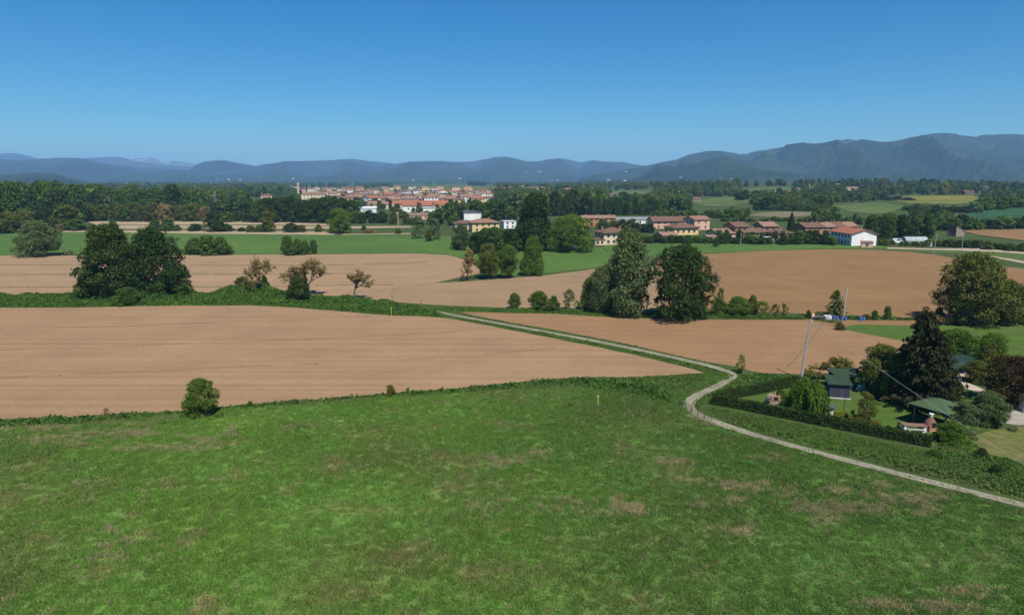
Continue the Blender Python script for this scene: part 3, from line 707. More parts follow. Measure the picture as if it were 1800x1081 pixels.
M['bramble_dark'] = leafish('ditch_leaves', (0.054, 0.121, 0.024), (0.073, 0.147, 0.029))
bank('bramble_bank', [(-60,519),(130,518),(330,516),(430,514),(520,520),(590,522),(660,528),(692,532),(740,541),(770,549),(790,556),(765,557),(690,554),(600,547),(520,540),(440,536),(260,537),(130,540),(-60,540.5)], M['bramble'], 1.0, 34, .16, 'strip of green brambles and grass between the two ploughed fields', seed=1)
bank('bramble_mound', [(370,516),(400,506),(430,500),(470,504),(500,512),(520,522),(460,530),(390,528)], M['bramble'], 2.0, 36, .17, 'mound of brambles below the leafless tree', seed=2, edge=3)
bank('bramble_mound', [(130,519),(150,505),(240,500),(330,506),(345,518),(320,532),(240,536),(160,528)], M['bramble_dark'], 2.4, 34, .18, 'dark mound of brambles at the foot of the twin trees', seed=3, edge=3)
bank('verge_growth', [(760,543),(800,541),(900,543),(1010,545),(1090,551),(1060,556),(980,551.5),(900,550),(808,548)], M['bank'], .6, 40, .13, 'green ditch verge right of the far path end', seed=4)
bank('verge_growth', [(1080,549),(1200,553),(1300,553),(1425,556),(1480,566),(1480,572),(1425,562),(1330,561.5),(1240,561),(1150,560),(1060,556)], M['bank'], .6, 40, .13, 'green strip below the hedge shrubs beside the right field', seed=5)
bank('verge_growth', [(1400,552),(1460,555),(1520,558),(1600,561),(1700,561),(1700,566),(1600,564),(1500,562),(1420,558)], M['bramble_dark'], 1.0, 34, .15, 'low green hedge line along the right ploughed field', seed=6)
bank('ditch_growth', [(-60,742),(0,739),(60,736),(150,732),(250,727),(320,723),(400,715),(500,707),(600,700),(700,691),(700,697),(600,706),(500,714),(400,722),(320,731),(250,738),(150,745),(60,750),(-60,756)], M['bramble_dark'], .55, 26, .15, 'dark green ditch growth along the edge of the near ploughed field', seed=7, lump=.5, edge=.8)
bank('ditch_growth', [(700,691),(800,684),(900,674),(985,666),(1000,680),(900,684),(800,692),(700,699)], M['bramble_dark'], .55, 26, .15, 'dark green ditch growth between meadow and near field, middle stretch', seed=8, lump=.5, edge=.8)
bank('ditch_growth', [(985,668),(1010,664),(1050,668),(1110,676),(1160,684),(1182,697),(1178,710),(1150,706),(1100,694),(1040,684),(1000,677)], M['bramble_dark'], 1.3, 28, .16, 'thick dark green ditch growth before the bend of the path', seed=9, edge=1.4)
bank('verge_growth', [(1035,664),(1100,664),(1180,660),(1240,656),(1235,672),(1190,688),(1150,682),(1090,672)], M['bank'], .5, 26, .13, 'light green verge inside the bend of the path', seed=10)
bank('verge_growth', [(800,561),(860,571.5),(960,591.5),(1060,610.5),(1160,632.5),(1240,654.5),(1268,663),(1280,657),(1245,646),(1195,634.5),(1120,618),(1050,603.5),(970,588.5),(890,574),(820,561)], M['bank'], .35, 26, .12, 'narrow green verge on the near side of the straight path', seed=11, edge=.5)
bank('verge_growth', [(745,541),(830,556),(900,568.5),(980,582.5),(1060,597.5),(1130,612),(1200,628),(1250,639),(1292,650),(1285,653),(1250,641.5),(1200,630),(1130,614.5),(1060,600),(980,585),(900,571),(830,558.5),(745,543)], M['bank'], .3, 22, .12, 'thin green verge on the far side of the straight path', seed=12, edge=.4)
bank('verge_growth', [(1296,664),(1318,656),(1385,660),(1400,668),(1385,672),(1330,683),(1258,694),(1240,708),(1226,720),(1216,711),(1222,703),(1242,692),(1268,680)], M['bank'], .32, 26, .12, 'mown looking grass inside the garden side of the path bend', seed=13)
bank('tall_grass', [(1300,660),(1340,658),(1385,660),(1405,668),(1380,673),(1320,676)], M['bramble_dark'], .8, 26, .15, 'tall green grass between the path and the concrete pole', seed=14)
bank('roadside_growth', [(1230,722),(1256,716),(1320,729),(1400,744),(1480,762),(1560,780),(1640,792),(1660,800),(1640,830),(1560,812),(1480,792),(1400,771),(1320,750),(1262,734)], M['bank'], .40, 80, .07, 'thick green grass between garden hedge and path', seed=15)
bank('roadside_growth', [(1640,789),(1700,770),(1740,800),(1800,815),(1860,830),(1860,880),(1800,868),(1720,850),(1640,830)], M['bramble_dark'], .9, 60, .085, 'dark rank weeds and brambles between the path and the dry lawn', seed=16)
bank('roadside_growth', [(1262,738),(1320,756),(1400,778),(1500,804),(1600,829),(1700,853),(1800,877),(1860,890),(1860,872),(1800,862),(1700,838),(1600,815),(1500,791),(1400,767),(1320,748)], M['bank'], .3, 24, .13, 'short green verge along the garden side of the near path', seed=17, edge=.5)
# weeds left standing in lines between the strips of the ploughed fields
def weedline(pts, k, size, label, name='weed_line', thr=-.12):
    L = densify([at(*p) for p in pts], .35, 0, False); nz = np.array([mnoise.noise(Vector((p[0] * .12, p[1] * .12, 3.))) + .5 * mnoise.noise(Vector((p[0] * .6, p[1] * .6, 3.))) for p in L])
    L = L[nz > thr]; rg = np.random.default_rng(len(L)); L = np.repeat(L, k, 0) + rg.normal(size=(len(L) * k, 2)) * .16
    P = np.column_stack([L, np.abs(rg.normal(size=len(L))) * size * 1.2 + .03])
    V, F, r = cards(P, unit(rg.normal(size=P.shape)), size, rg); o = obj(name, fastmesh(name, V, F, r), M['bramble']); tag(o, label, 'weeds', None, 'stuff')
for i, (pts, lab) in enumerate([([(-20,666),(60,662),(210,655),(330,650),(420,645),(560,640)], 'line of green weeds low in the near ploughed field'), ([(420,602),(560,596),(700,589),(830,581)], 'thin weed line crossing the near field towards the path'), ([(700,634),(850,624),(975,612)], 'thin weed line in the right half of the near field'),
        ([(-20,617),(30,615),(70,613)], 'short weed line at the left edge of the near field'), ([(470,566),(560,561),(650,556)], 'weed line near the top of the near field'), ([(90,577),(240,573),(380,567)], 'faint weed line in the upper left of the near field'), ([(200,610),(330,604)], 'faint weed line left of the middle of the near field'), ([(-20,579),(10,579)], 'short dark weed line at the left frame edge')]):
    weedline(pts, 7, .055, lab, thr=-.22)
for i, (pts, lab) in enumerate([([(-40,466),(160,467)], 'upper weed line in the left striped field'), ([(-40,484),(150,483)], 'middle weed line in the left striped field'), ([(-40,506),(135,505)], 'lower weed line in the left striped field'), ([(335,467),(500,467),(640,465),(750,461)], 'upper weed line behind the leafless trees'), ([(335,483),(450,483),(620,481)], 'middle weed line behind the leafless trees'), ([(335,505),(430,505),(600,502),(690,501)], 'lower weed line behind the leafless trees')]):
    weedline(pts, 9, .085, lab, thr=-.5)

ORD = ['first','second','third','fourth','fifth','sixth','seventh','eighth','ninth','tenth','eleventh','twelfth','thirteenth','fourteenth','fifteenth','sixteenth','seventeenth','eighteenth','nineteenth','twentieth'] + ['twenty-' + q for q in ('first','second','third','fourth','fifth','sixth','seventh','eighth','ninth')]

# ------------------------------------------------------------------ trees and shrubs that can be picked out one by one
# the twin trees left, in the bramble bank
tree(200,524,399,124,'tall','dark','taller left tree of the dark twin trees left of the leafless trees',hi=2,variant=0)
tree(272,522,405,112,'tall','dark','right tree of the dark twin trees left of the leafless trees',hi=2,variant=1)
tree(308,521,470,66,'bush','mid','low bushy growth on the right foot of the dark twin trees',hi=2,variant=2,cat='shrub')
tree(168,522,466,62,'bush','dark','low bushy growth on the left foot of the dark twin trees',hi=2,variant=3,cat='shrub')
tree(225,536,505,46,'bush','mid','bramble bush in front of the dark twin trees',hi=2,variant=1,cat='shrub')
# the leafless ones
tree(459,514,455,64,'sparse','brown','leafless brown tree with an ivy hung trunk, leftmost of the three bare trees',hi=2,variant=0,bark='twig')
tree(428,507,486,34,'bush','olive','small olive ivy clump left of the leftmost bare tree',hi=1,variant=1)
tree(466,515,484,17,'bush','dark','dark ivy on the trunk foot of the leftmost bare tree',hi=1,variant=2)
tree(545,520,456,86,'sparse','brown','wide leafless brown tree rising out of a round ivy bush',hi=2,variant=1,bark='twig')
tree(525,529,487,50,'bush','dark','round dark ivy bush under the middle bare tree',hi=2,variant=0)
tree(622,527,476,64,'sparse','brown','round leafless brown tree standing alone at the field edge',hi=2,variant=2,bark='twig')
# shrubs on the crop field margin
tree(69,450,389,84,'bush','grey','big rounded grey-green tree at the left end of the crop field',hi=2,variant=0)
tree(303,444,416,26,'oak','grey','small grey-green tree just right behind the dark twin trees',hi=1)
G='green bushes on the margin of the crop field'
for i,(x,b,t,w,v) in enumerate(((343,447,419,38,0),(365,448,415,44,1),(388,448,418,36,2),(402,448,432,18,3))): tree(x,b,t,w,'bush','mid','%s from the left, green bush of the four-bush thicket on the crop field margin' % ORD[i],G,hi=1,variant=v)
G='bushes of the right thicket on the crop field margin'
tree(506,447,416,30,'tall','mid','tallest bush, left end of the right thicket on the crop field margin',G,hi=1,variant=0)
for i,(x,b,t,w,v) in enumerate(((524,448,421,24,1),(537,448,423,20,2),(516,448,434,40,3))): tree(x,b,t,w,'bush','mid','%s in the right thicket on the crop field margin' % ('middle round bush','second bush from the right','low dark skirt bush')[i],G,hi=1,variant=v)
tree(552,447,422,15,'oak','mid','slim bush, right end of the right thicket on the crop field margin',G,hi=1,variant=2)
# meadow edge
tree(354,728,662,76,'bush','mid','round green bush standing alone at the meadow edge',hi=2,variant=0)
tree(687,696,675,20,'bush','olive','small bush at the field edge right of the lone round bush',hi=1)
tree(440,715,704,14,'bush','mid','tiny bush right of the lone round bush',hi=1)
tree(187,730,716,12,'wisp','brown','thin dry weed stalk at the left field edge',hi=0)
tree(1002,714,707,12,'bush','bright','low green weed beside the yellow marker post in the meadow',hi=0)
# hero pair in the middle
tree(1103,554,404,112,'tall','grey','tall silvery green tree, left of the pair above the path',hi=2,variant=2,bark='palebark')
tree(1196,561,434,122,'dome','dark','dense dark green tree, right of the pair above the path',hi=2,variant=3)
tree(1060,551,468,60,'oak','grey','lower silvery tree leaning out left of the tall silvery tree',hi=2,variant=1,bark='palebark')
tree(1036,546,488,42,'bush','mid','dark green bush left of the silvery trees',hi=2,variant=3)
tree(1000,545,508,28,'wisp','grey','thin pale grey-green young tree left of the silvery trees',hi=2,variant=0)
tree(948,546,512,44,'bush','mid','larger green bush on the ditch left of the silvery trees',hi=2,variant=1)
tree(973,547,520,26,'bush','mid','bush touching the right side of the larger ditch bush',hi=1,variant=2)
tree(905,543,515,26,'oak','mid','small round green tree, leftmost on the ditch above the path',hi=2,variant=1)
for x,b,t,w,lf,lab in ((1262,554,522,32,'mid','first shrub right of the dense dark tree'),(1296,555,521,52,'bright','wide bright green shrub right of the dense dark tree'),(1322,554,519,26,'olive','olive shrub behind the wide bright shrub'),(1338,555,529,32,'bright','bright green shrub before the two thin saplings'),(1362,557,534,15,'olive','left one of the two thin saplings by the right field'),(1377,557,533,15,'olive','right one of the two thin saplings by the right field'),(1265,552,505,16,'olive','thin tall sapling at the right side of the dense dark tree'))  : tree(x,b,t,w,'wisp' if 'sapling' in lab else 'bush',lf,lab,hi=2 if w>30 else 1)
# small trees along the allotment edge
tree(1467,558,509,42,'spruce','olive','open olive green conifer beside the second concrete pole',hi=1,variant=0)
tree(1421,560,545,10,'bush','dark','small dark bush behind the near concrete pole',hi=0)
tree(1537,562,545,14,'oak','mid','small bushy tree, left one between field and bare plot',hi=1)
tree(1559,561,538,17,'oak','mid','small round headed tree, right one between field and bare plot',hi=1)
tree(1522,561,552,18,'bush','olive','low scrub left of the two small trees by the right field',hi=0)
tree(1476,580,567,20,'bush','olive','low olive shrub at the tip of the green plot',hi=1)
tree(1650,566,540,22,'bush','mid','green bush at the left foot of the big brownish tree',hi=1)
tree(1703,569,446,128,'oak','olive','big loose brownish green tree at the right edge of the field',hi=2,variant=1)
tree(1668,568,480,76,'scrub','brown','half bare brown tree on the left of the big brownish tree',hi=2,variant=2)
tree(1757,569,492,74,'oak','olive','green tree filling the right side of the big brownish tree',hi=2,variant=3)
tree(1798,570,503,52,'oak','mid','green tree cut by the right frame edge',hi=1,variant=0)
# the garden
tree(1612,716,541,124,'spruce','conifer','tall dark spruce in the garden, taller than everything around it',hi=2,variant=1)
tree(1642,705,596,92,'spruce','conifer','second dark spruce close behind the tall spruce',hi=2,variant=2)
tree(1545,690,602,84,'oak','olive','olive green tree left of the tall spruce',hi=2,variant=2)
tree(1578,700,618,70,'oak','yellow','yellowish tree half hidden by the tall spruce',hi=1,variant=3)
tree(1676,640,578,78,'oak','bright','leafy green tree behind the dark tarpaulin',hi=2,variant=0)
tree(1741,632,584,60,'oak','bright','leafy green tree right of the one behind the tarpaulin',hi=2,variant=1)
tree(1736,652,598,40,'wisp','olive','brown-green upright shrub right of the tarpaulin shelter',hi=2,variant=1)
tree(1780,712,622,104,'oak','red','reddish brown tree by the right frame edge',hi=2,variant=1)
tree(1716,672,632,54,'bush','olive','olive shrub between the sandy yard and the reddish tree',hi=2,variant=1,cat='shrub')
tree(1664,688,662,44,'bush','red','dark reddish shrub below the sandy yard',hi=1,variant=2,cat='shrub')
tree(1735,744,684,80,'bush','grey','large round grey-green bush in front of the reddish tree',hi=2,variant=0,cat='shrub')
tree(1688,762,700,76,'scrub','grey','loose grey-green bush beside the green pavilion roof',hi=2,variant=0,cat='shrub')
tree(1672,778,738,62,'bush','bright','bright green bush at the right end of the garden hedge',hi=2,variant=3,cat='shrub')
tree(1418,728,661,84,'willow','willow','weeping willow with hanging light green twigs in the garden',hi=1,variant=0)
tree(1521,746,686,60,'scrub','olive','olive green round shrub on the lawn right of the small hutch',hi=2,variant=2,cat='shrub')
tree(1510,748,728,58,'bush','olive','low shrub at the foot of the olive green round shrub',hi=1,variant=0,cat='shrub')
tree(1462,668,625,96,'sparse','olive','wide half bare grey shrub behind the dark shed',hi=2,variant=3,cat='shrub')
tree(1372,700,683,22,'bush','mid','small shrub by the brick oven in the left garden corner',hi=1,cat='shrub')
tree(1477,730,722,34,'bush','yellow','yellowish grass clump under the bare pole',hi=1,cat='shrub')
tree(1578,758,740,10,'wisp','red','small red leaved sapling left of the garden table',hi=1)
tree(1302,656,621,18,'wisp','yellow','yellow-green sapling at the bend of the path',hi=2,variant=2)
tree(1300,656,647,12,'bush','dark','dark stump like bush at the foot of the path sapling',hi=1)
tree(1725,805,785,26,'bush','dark','dark shrub on the slope right of the garden hedge',hi=1)
tree(1752,832,815,30,'bush','dark','dark bramble shrub near the path at the right edge',hi=1)
tree(1640,800,788,26,'bush','mid','bramble shrub below the right end of the garden hedge',hi=1)
# middle group beside the crop field
tree(940,440,345,98,'tall','dark','tallest dark tree of the middle group, bare pale trunk beside it',hi=2,variant=1,bark='palebark')
tree(1003,441,381,90,'dome','bright','wide dense fresh green tree right of the tallest middle tree',hi=2,variant=0)
tree(936,485,415,46,'tall','bright','two-tone round tree in front of the middle group',hi=2,variant=3)
tree(860,490,429,48,'std','olive','light olive tree, left of the two on the grass strip',hi=2,variant=0)
tree(893,489,431,44,'std','mid','light green tree, right of the two on the grass strip',hi=2,variant=2)
tree(822,492,440,48,'sparse','brown','nearly bare young tree on the grass strip',hi=2,variant=3)
tree(812,440,396,34,'oak','grey','grey-green tree at the left end of the middle group',hi=1)
G='trees of the middle group behind the crop field'
for i,(x,b,t,w,k,lf) in enumerate(((840,446,408,36,'oak','dark'),(868,448,400,44,'oak','mid'),(895,446,404,38,'oak','dark'),(915,442,396,40,'oak','dark'),(852,438,402,36,'bush','mid'),(800,436,418,22,'bush','olive'))):
    tree(x,b,t,w,k,lf,('left dark','middle green','third dark','fourth dark','low green front','leftmost small olive')[i]+' tree between the yellow house and the tallest middle tree',G,hi=1,cat='tree',name='tree')
tree(765,421,384,30,'scrub','grey','grey twiggy tree at the right end of the crop field',hi=1)
tree(738,419,388,32,'scrub','grey','left grey twiggy tree at the right end of the crop field',hi=1)
tree(754,424,404,18,'bush','olive','low shrub between the two grey twiggy trees',hi=1)
# hedgerow between crop field and stubble
G='bushes in the row along the stubble strips'
for i,(x,b,t,w,lf) in enumerate(sorted(((163,405,394,17,'mid'),(199,404,387,18,'mid'),(274,406,388,30,'mid'),(297,406,386,34,'mid'),(312,406,396,16,'mid'),(345,406,394,34,'dark'),(378,407,386,44,'dark'),(398,407,394,26,'dark'),(425,407,400,16,'dark'),(441,408,396,20,'olive'),(472,408,372,30,'olive'),(458,408,395,20,'mid'),(512,408,393,36,'dark'),(530,408,396,18,'olive'),(560,408,395,14,'olive'),(640,409,396,12,'olive'),(135,405,386,42,'mid'),(108,406,394,16,'brown'),(648,410,404,26,'brown'),(700,411,402,14,'olive'),(118,402,362,54,'olive'),(15,410,375,48,'olive'),(45,402,372,50,'olive'),(78,400,368,44,'dark')))):
    tree(x,b,t,w,'bush' if b-t<26 else 'oak',lf,'%s from the left, %s %s in the row along the pale stubble strips' % (ORD[i], {'mid':'green','dark':'dark green','olive':'olive green','brown':'brownish'}[lf], 'bush' if b-t<26 else 'tree'),G,hi=1)
tree(598,410,368,48,'dome','bright','big round bright green tree at the right end of the stubble',hi=2,variant=2)
# rows: the woods one can still take apart into trees
def row(n, x0, x1, b0, b1, h0, h1, w0, w1, kinds, leaves, label, group, hi=1, jit=1.0):
    for i in range(n):
        x = x0 + (x1 - x0) * (i + .5 + random.uniform(-.35, .35) * jit) / n; b = b0 + (b1 - b0) * (i + .5) / n + random.uniform(-1, 1) * jit
        hh = random.uniform(h0, h1); tree(x, b, b - hh, random.uniform(w0, w1), random.choice(kinds), random.choice(leaves), '%s from the left, %s' % (ORD[i], label), group, hi=hi, cat='tree', name='tree')
random.seed(21)
row(9,-30,150,398,390,52,72,44,60,['oak','tall'],['mid','dark','mid'],'tall broad tree in the left wood beyond the crop field','tall trees of the left wood',1)
row(7,-20,110,384,380,52,60,46,60,['oak','tall'],['mid','dark'],'crown in the second line of the left wood','second line of the left wood',1)
row(15,150,365,389,389,24,33,22,30,['oak','dome'],['olive','olive','mid','brown'],'olive brown tree in the even row behind the stubble field','even row of olive trees behind the stubble',1)
row(9,150,330,378,376,40,52,34,46,['oak','tall'],['mid','dark'],'tall green tree behind the even olive row','tall trees behind the olive row',1)
row(7,330,460,380,380,16,26,22,32,['oak'],['mid','dark'],'low green tree around the far sports pitch','trees around the sports pitch',0)
row(8,365,470,389,391,13,19,18,26,['bush','oak'],['dark','mid'],'low dark tree on the back edge of the stubble field','low trees on the back edge of the stubble',0)
row(13,455,625,391,392,30,46,28,40,['oak','tall','dome'],['dark','mid','dark'],'dark tree of the thicket between stubble and town','dark thicket before the town',1)
row(10,610,800,392,396,14,24,18,28,['oak','bush'],['mid','dark','olive'],'garden tree at the near edge of the town','garden trees at the near edge of the town',1)
row(8,640,830,384,386,9,15,14,22,['oak'],['dark','mid','bright'],'tree among the sheds at the near edge of the town','trees among the near sheds',0)
row(9,770,905,386,388,20,36,20,30,['oak','tall'],['mid','dark'],'tree behind the yellow tiled house','trees behind the yellow house',0)
row(14,900,1060,380,378,34,44,22,30,['tall','oak'],['mid','dark','grey'],'tall tree behind the middle group','tall trees behind the middle group',0)
row(26,1040,1160,379,378,24,32,10,14,['tall'],['mid','dark'],'poplar in the dense dark plantation behind the long roofs','poplar plantation behind the long roofs',0,.4)
row(12,1150,1300,383,383,8,16,18,28,['oak','bush'],['mid','bright','olive'],'tree on the slope above the pink farmhouse','trees above the pink farmhouse',0)
row(8,1050,1150,404,410,14,22,18,26,['oak','bush'],['dark','olive','mid'],'dark garden tree between the hip roofed house and the long roofs','garden trees by the hip roofed house',1)
row(10,1105,1240,427,428,10,17,16,26,['bush','oak'],['dark','mid'],'garden hedge tree in front of the farmhouses','hedge trees before the farmhouses',0)
row(13,1240,1400,428,430,9,16,14,24,['bush','oak'],['dark','mid','dark'],'low hedge bush before the terracotta houses','hedge before the terracotta houses',0)
row(7,1390,1470,428,431,10,22,16,24,['bush','oak'],['dark','mid'],'garden tree between terracotta terrace and white farmhouse','garden trees left of the white farmhouse',0)
row(7,1520,1640,420,418,32,48,30,42,['oak','tall'],['dark','mid'],'dark tree of the grove behind the white farmhouse','dark grove behind the white farmhouse',1)
row(9,1600,1690,408,404,14,26,20,30,['oak','bush'],['mid','dark'],'tree on the slope left of the brick barn','trees left of the brick barn',0)
row(11,1690,1810,404,400,12,22,24,34,['oak','bush'],['dark','mid'],'dark hedge tree above the small ploughed field','dark hedge above the small ploughed field',0)
row(16,1640,1800,432,442,9,16,16,26,['bush','oak'],['dark','mid','olive'],'roadside bush before the small ploughed field','roadside bushes before the small ploughed field',1)
row(10,1540,1660,430,434,6,12,12,18,['bush'],['olive','mid'],'low bush in the yard right of the white farmhouse','yard bushes right of the white farmhouse',0)
row(10,1710,1810,372,362,14,22,24,32,['oak','dome'],['mid','bright'],'broad tree on the hedge above the dark crop','hedge above the dark crop',0)
row(10,1590,1720,370,374,8,12,18,26,['oak','tall'],['mid','grey','dark'],'tree between the yellow field and the dark crop','trees below the yellow field',0)
row(12,1330,1470,369,371,6,10,20,28,['oak','bush'],['mid','dark','olive'],'tree in the belt above the fallow slope','tree belt above the fallow slope',0)
row(14,1270,1560,390,390,5,9,18,30,['oak','bush'],['mid','bright','olive'],'tree on the slope behind the terracotta houses','slope trees behind the terracotta houses',0)
row(9,1440,1600,353,352,5,9,18,26,['oak','bush'],['mid','dark'],'tree in the belt above the light green hill field','belt above the light green hill field',0)
row(8,1290,1400,352,346,10,18,18,26,['oak','tall'],['mid','dark'],'tree left of the hill farm with the orange roof','trees by the orange roofed hill farm',0)
row(9,1255,1400,424,425,12,20,13,20,['oak','tall'],['dark','mid'],'garden tree standing between the terracotta houses','garden trees between the terracotta houses',0)
row(5,1400,1470,424,425,13,20,14,20,['oak'],['dark','mid'],'garden tree before the right terracotta terrace','garden trees before the right terrace',0)
tree(1389,420,373,13,'cypress','cypress','slender dark cypress between the two terracotta terraces',hi=1)
tree(1659,343,321,22,'oak','yellow','yellow-green tree standing alone on the yellow field crest',hi=1)
tree(1258,434,418,12,'oak','mid','small tree on the grass strip by the far right field',hi=1)
tree(1206,440,420,20,'bush','dark','bush on the grass strip behind the dense dark tree',hi=1)
tree(1555,432,424,16,'bush','mid','bush beside the pink outbuilding',hi=1)
tree(1526,424,404,34,'scrub','olive','flowering tree before the white gable',hi=1,variant=2)
row(7,822,854,327,327,7,9,4.5,6,['cypress'],['cypress'],'dark cypress in the row on the green hill behind the town','cypress row on the green hill',0,.3)
row(7,1618,1650,326,326,9,14,6,9,['cypress','tall'],['cypress'],'blackish conifer in the clump on the right horizon','dark conifers on the right horizon',0)
random.seed(33)
# the far woods read as one mass: scattered crowns
g5 = np.random.default_rng(11)
protos = []
for k, lf, v in (('oak','mid',0),('oak','dark',1),('tall','mid',2),('oak','olive',2),('tall','mid',0),('bush','mid',1),('oak','grey',3),('bush','bright',2),('bush','olive',3),('oak','bright',1),('bush','dark',0)):
    protos.append(withmat(proto(k, v, 0)[0], lf, LEAF[lf]))
def inpoly_px(poly, n):
    lo = np.min(poly, 0); hi = np.max(poly, 0); out = []
    P = g5.uniform(lo, hi, (n * 4, 2)); P = P[inside(np.array(poly, float), P)][:n]; return P
CLEAR0 = [[(1460,356),(1600,356),(1600,376),(1460,376)],[(1560,343),(1725,343),(1725,358),(1560,358)],[(1210,346),(1325,346),(1325,362),(1210,364)],[(1665,362),(1810,360),(1810,392),(1665,392)],[(1315,372),(1430,372),(1430,384),(1315,384)],[(1300,329),(1392,329),(1392,336),(1300,336)],[(690,325),(870,325),(870,338),(690,340)],[(1070,335),(1150,335),(1150,342),(1070,344)],[(345,370),(478,370),(478,376),(345,376)]]
CLEAR = [[(x, y + (13 if y > np.mean([k[1] for k in q]) and x > 1000 else 0)) for x, y in q] for q in CLEAR0]
pts = []; sizes = []
for poly, n, h0, h1 in (([(-40,326),(420,324),(500,330),(520,344),(330,352),(200,350),(-40,352)], 620, 9, 16), ([(-40,350),(180,350),(180,384),(-40,384)], 160, 14, 22), ([(180,350),(420,348),(440,368),(330,372),(180,372)], 170, 11, 18),
                        ([(400,322),(1100,320.5),(1100,326),(700,329),(400,331)], 420, 8, 14), ([(860,326),(1060,324),(1060,372),(980,376),(900,368),(860,342)], 330, 8, 15), ([(1040,325),(1300,321),(1300,368),(1150,372),(1040,352)], 420, 8, 14),
                        ([(1280,321),(1800,319),(1860,322),(1860,362),(1560,352),(1300,376)], 820, 6, 12), ([(1280,366),(1640,358),(1680,384),(1640,404),(1560,398),(1290,392)], 330, 3, 6.5), ([(1700,352),(1860,345),(1860,366),(1700,372)], 120, 6, 11), ([(480,332),(900,334),(900,372),(800,380),(480,360)], 160, 5, 10),
                        ([(1640,384),(1700,392),(1690,404),(1650,404)], 26, 6, 10), ([(1000,316.8),(1860,316.8),(1860,320),(1000,321)], 260, 8, 14), ([(-60,318.5),(1000,318.3),(1000,322),(-60,325)], 420, 9, 15)):
    n = int(n * (1.35 if poly[0][0] > 1270 and poly[0][1] > 318 else 2.1))
    P = inpoly_px(poly, n)
    for q in CLEAR: P = P[~inside(np.array(q, float), P)]
    for p in P:
        w_ = at(*p)
        if w_[1] > 6000: continue
        pts.append(w_); sizes.append(g5.uniform(h0, h1) * (1.1 if w_[1] > 1500 else 1))
pts = np.array(pts); sizes = np.array(sizes)
scatter('far_woods', pts, g5.uniform(0, 6.28, len(pts)), np.stack([sizes * g5.uniform(.75, 1.25, len(pts))] * 2 + [sizes], 1), g5.integers(0, len(protos), len(pts)), protos, 'mass of far trees and thickets covering the plain and the low hills', 'woodland')
print('far trees', len(pts))

# ------------------------------------------------------------------ buildings
def tiles(name, c):
    m, n, o = newmat(name); g = N(n, 'ShaderNodeTexCoord'); f = noise(n, g.outputs['Object'], .9, 6, .7); f2 = noise(n, g.outputs['Object'], 5, 3, .6)
    wv = N(n, 'ShaderNodeTexWave'); wv.inputs['Scale'].default_value = 1.3; wv.inputs['Distortion'].default_value = .6; n.links.new(g.outputs['Object'], wv.inputs['Vector'])
    col = ramp(n, f, [(.25, tuple(x * .6 for x in c)), (.5, c), (.75, tuple(min(1, x * 1.35) for x in c))]); col = mixc(n, .6, col, ramp(n, f2, [(.3, (.65, .65, .65)), (.7, (1.2, 1.2, 1.2))]), 'MULTIPLY')
    finish(n, o, col, .9, .15, wv.outputs['Fac'], .6, .08); return m
TI = {'brown': tiles('brown_roof_tiles', (.165, .095, .066)), 'terra': tiles('terracotta_tiles', (.27, .145, .095)), 'red': tiles('red_roof_tiles', (.33, .125, .075)), 'pale': tiles('pale_roof_tiles', (.27, .165, .115)),
      'grey': plain('grey_sheet_roof', (.22, .23, .25), .6, .3, .2, .4), 'white': plain('white_sheet_roof', (.55, .55, .56), .5, .3, .15, .4), 'green': plain('green_sheet_roof', (.032, .056, .032), .9, .1, .2, .8), 'dark': plain('dark_sheet_roof', (.075, .08, .09), .6, .3, .2, .4)}
WA = {k: plain(k + '_plaster', c, .9, .15, .12, .5) for k, c in {'white': (.74, .73, .69), 'cream': (.62, .50, .34), 'yellow': (.66, .47, .22), 'pink': (.62, .38, .27), 'orange': (.44, .195, .11), 'terra': (.38, .20, .13), 'grey': (.36, .36, .36), 'stone': (.26, .215, .165), 'blue': (.048, .054, .078), 'brick': (.19, .10, .07), 'wood': (.20, .135, .085)}.items()}
GLASS = plain('window_glass', (.035, .042, .05), .15, .5, .2, 2); FRAME = plain('window_frame_paint', (.42, .38, .32), .7, .2, .15, 2); SHUT = plain('shutter_paint', (.14, .10, .07), .8, .2, .2, 2)
METAL = plain('galvanised_metal', (.36, .37, .38), .5, .4, .15, 3, .6); CONC = plain('concrete', (.36, .35, .335), .9, .2, .2, 2); WOODM = plain('weathered_wood', (.16, .125, .095), .9, .15, .3, 4); DARKM = plain('dark_void', (.02, .02, .022), .9, .1, .2, 2)

def window(parent, cx, cz, w, h, side, half, shut=False):
    """frame ring standing proud of the wall with the pane set back in it; side = (axis, sign), half = wall distance"""
    ax, sg = side; t = .10
    def put(mb, u0, u1, z0, z1, d0, d1):
        a, b = sorted((sg * (half + d0), sg * (half + d1)))
        if ax == 'y': mb.box(u0, u1, a, b, z0, z1)
        else: mb.box(a, b, u0, u1, z0, z1)
    f = MB()
    put(f, cx - w / 2 - t, cx + w / 2 + t, cz + h / 2, cz + h / 2 + t, -.05, .07); put(f, cx - w / 2 - t * 1.4, cx + w / 2 + t * 1.4, cz - h / 2 - t, cz - h / 2, -.05, .12)
    put(f, cx - w / 2 - t, cx - w / 2, cz - h / 2, cz + h / 2, -.05, .07); put(f, cx + w / 2, cx + w / 2 + t, cz - h / 2, cz + h / 2, -.05, .07)
    o = f.build('window', FRAME, parent)
    g = MB(); put(g, cx - w / 2, cx + w / 2, cz - h / 2, cz + h / 2, -.04, .015); g.build('pane', GLASS, o)
    if shut:
        for s_ in (-1, 1):
            q = MB(); u = cx + s_ * (w / 2 + t + w * .26); put(q, u - w * .24, u + w * .24, cz - h / 2, cz + h / 2, .003, .06); q.build('shutter', SHUT, o)

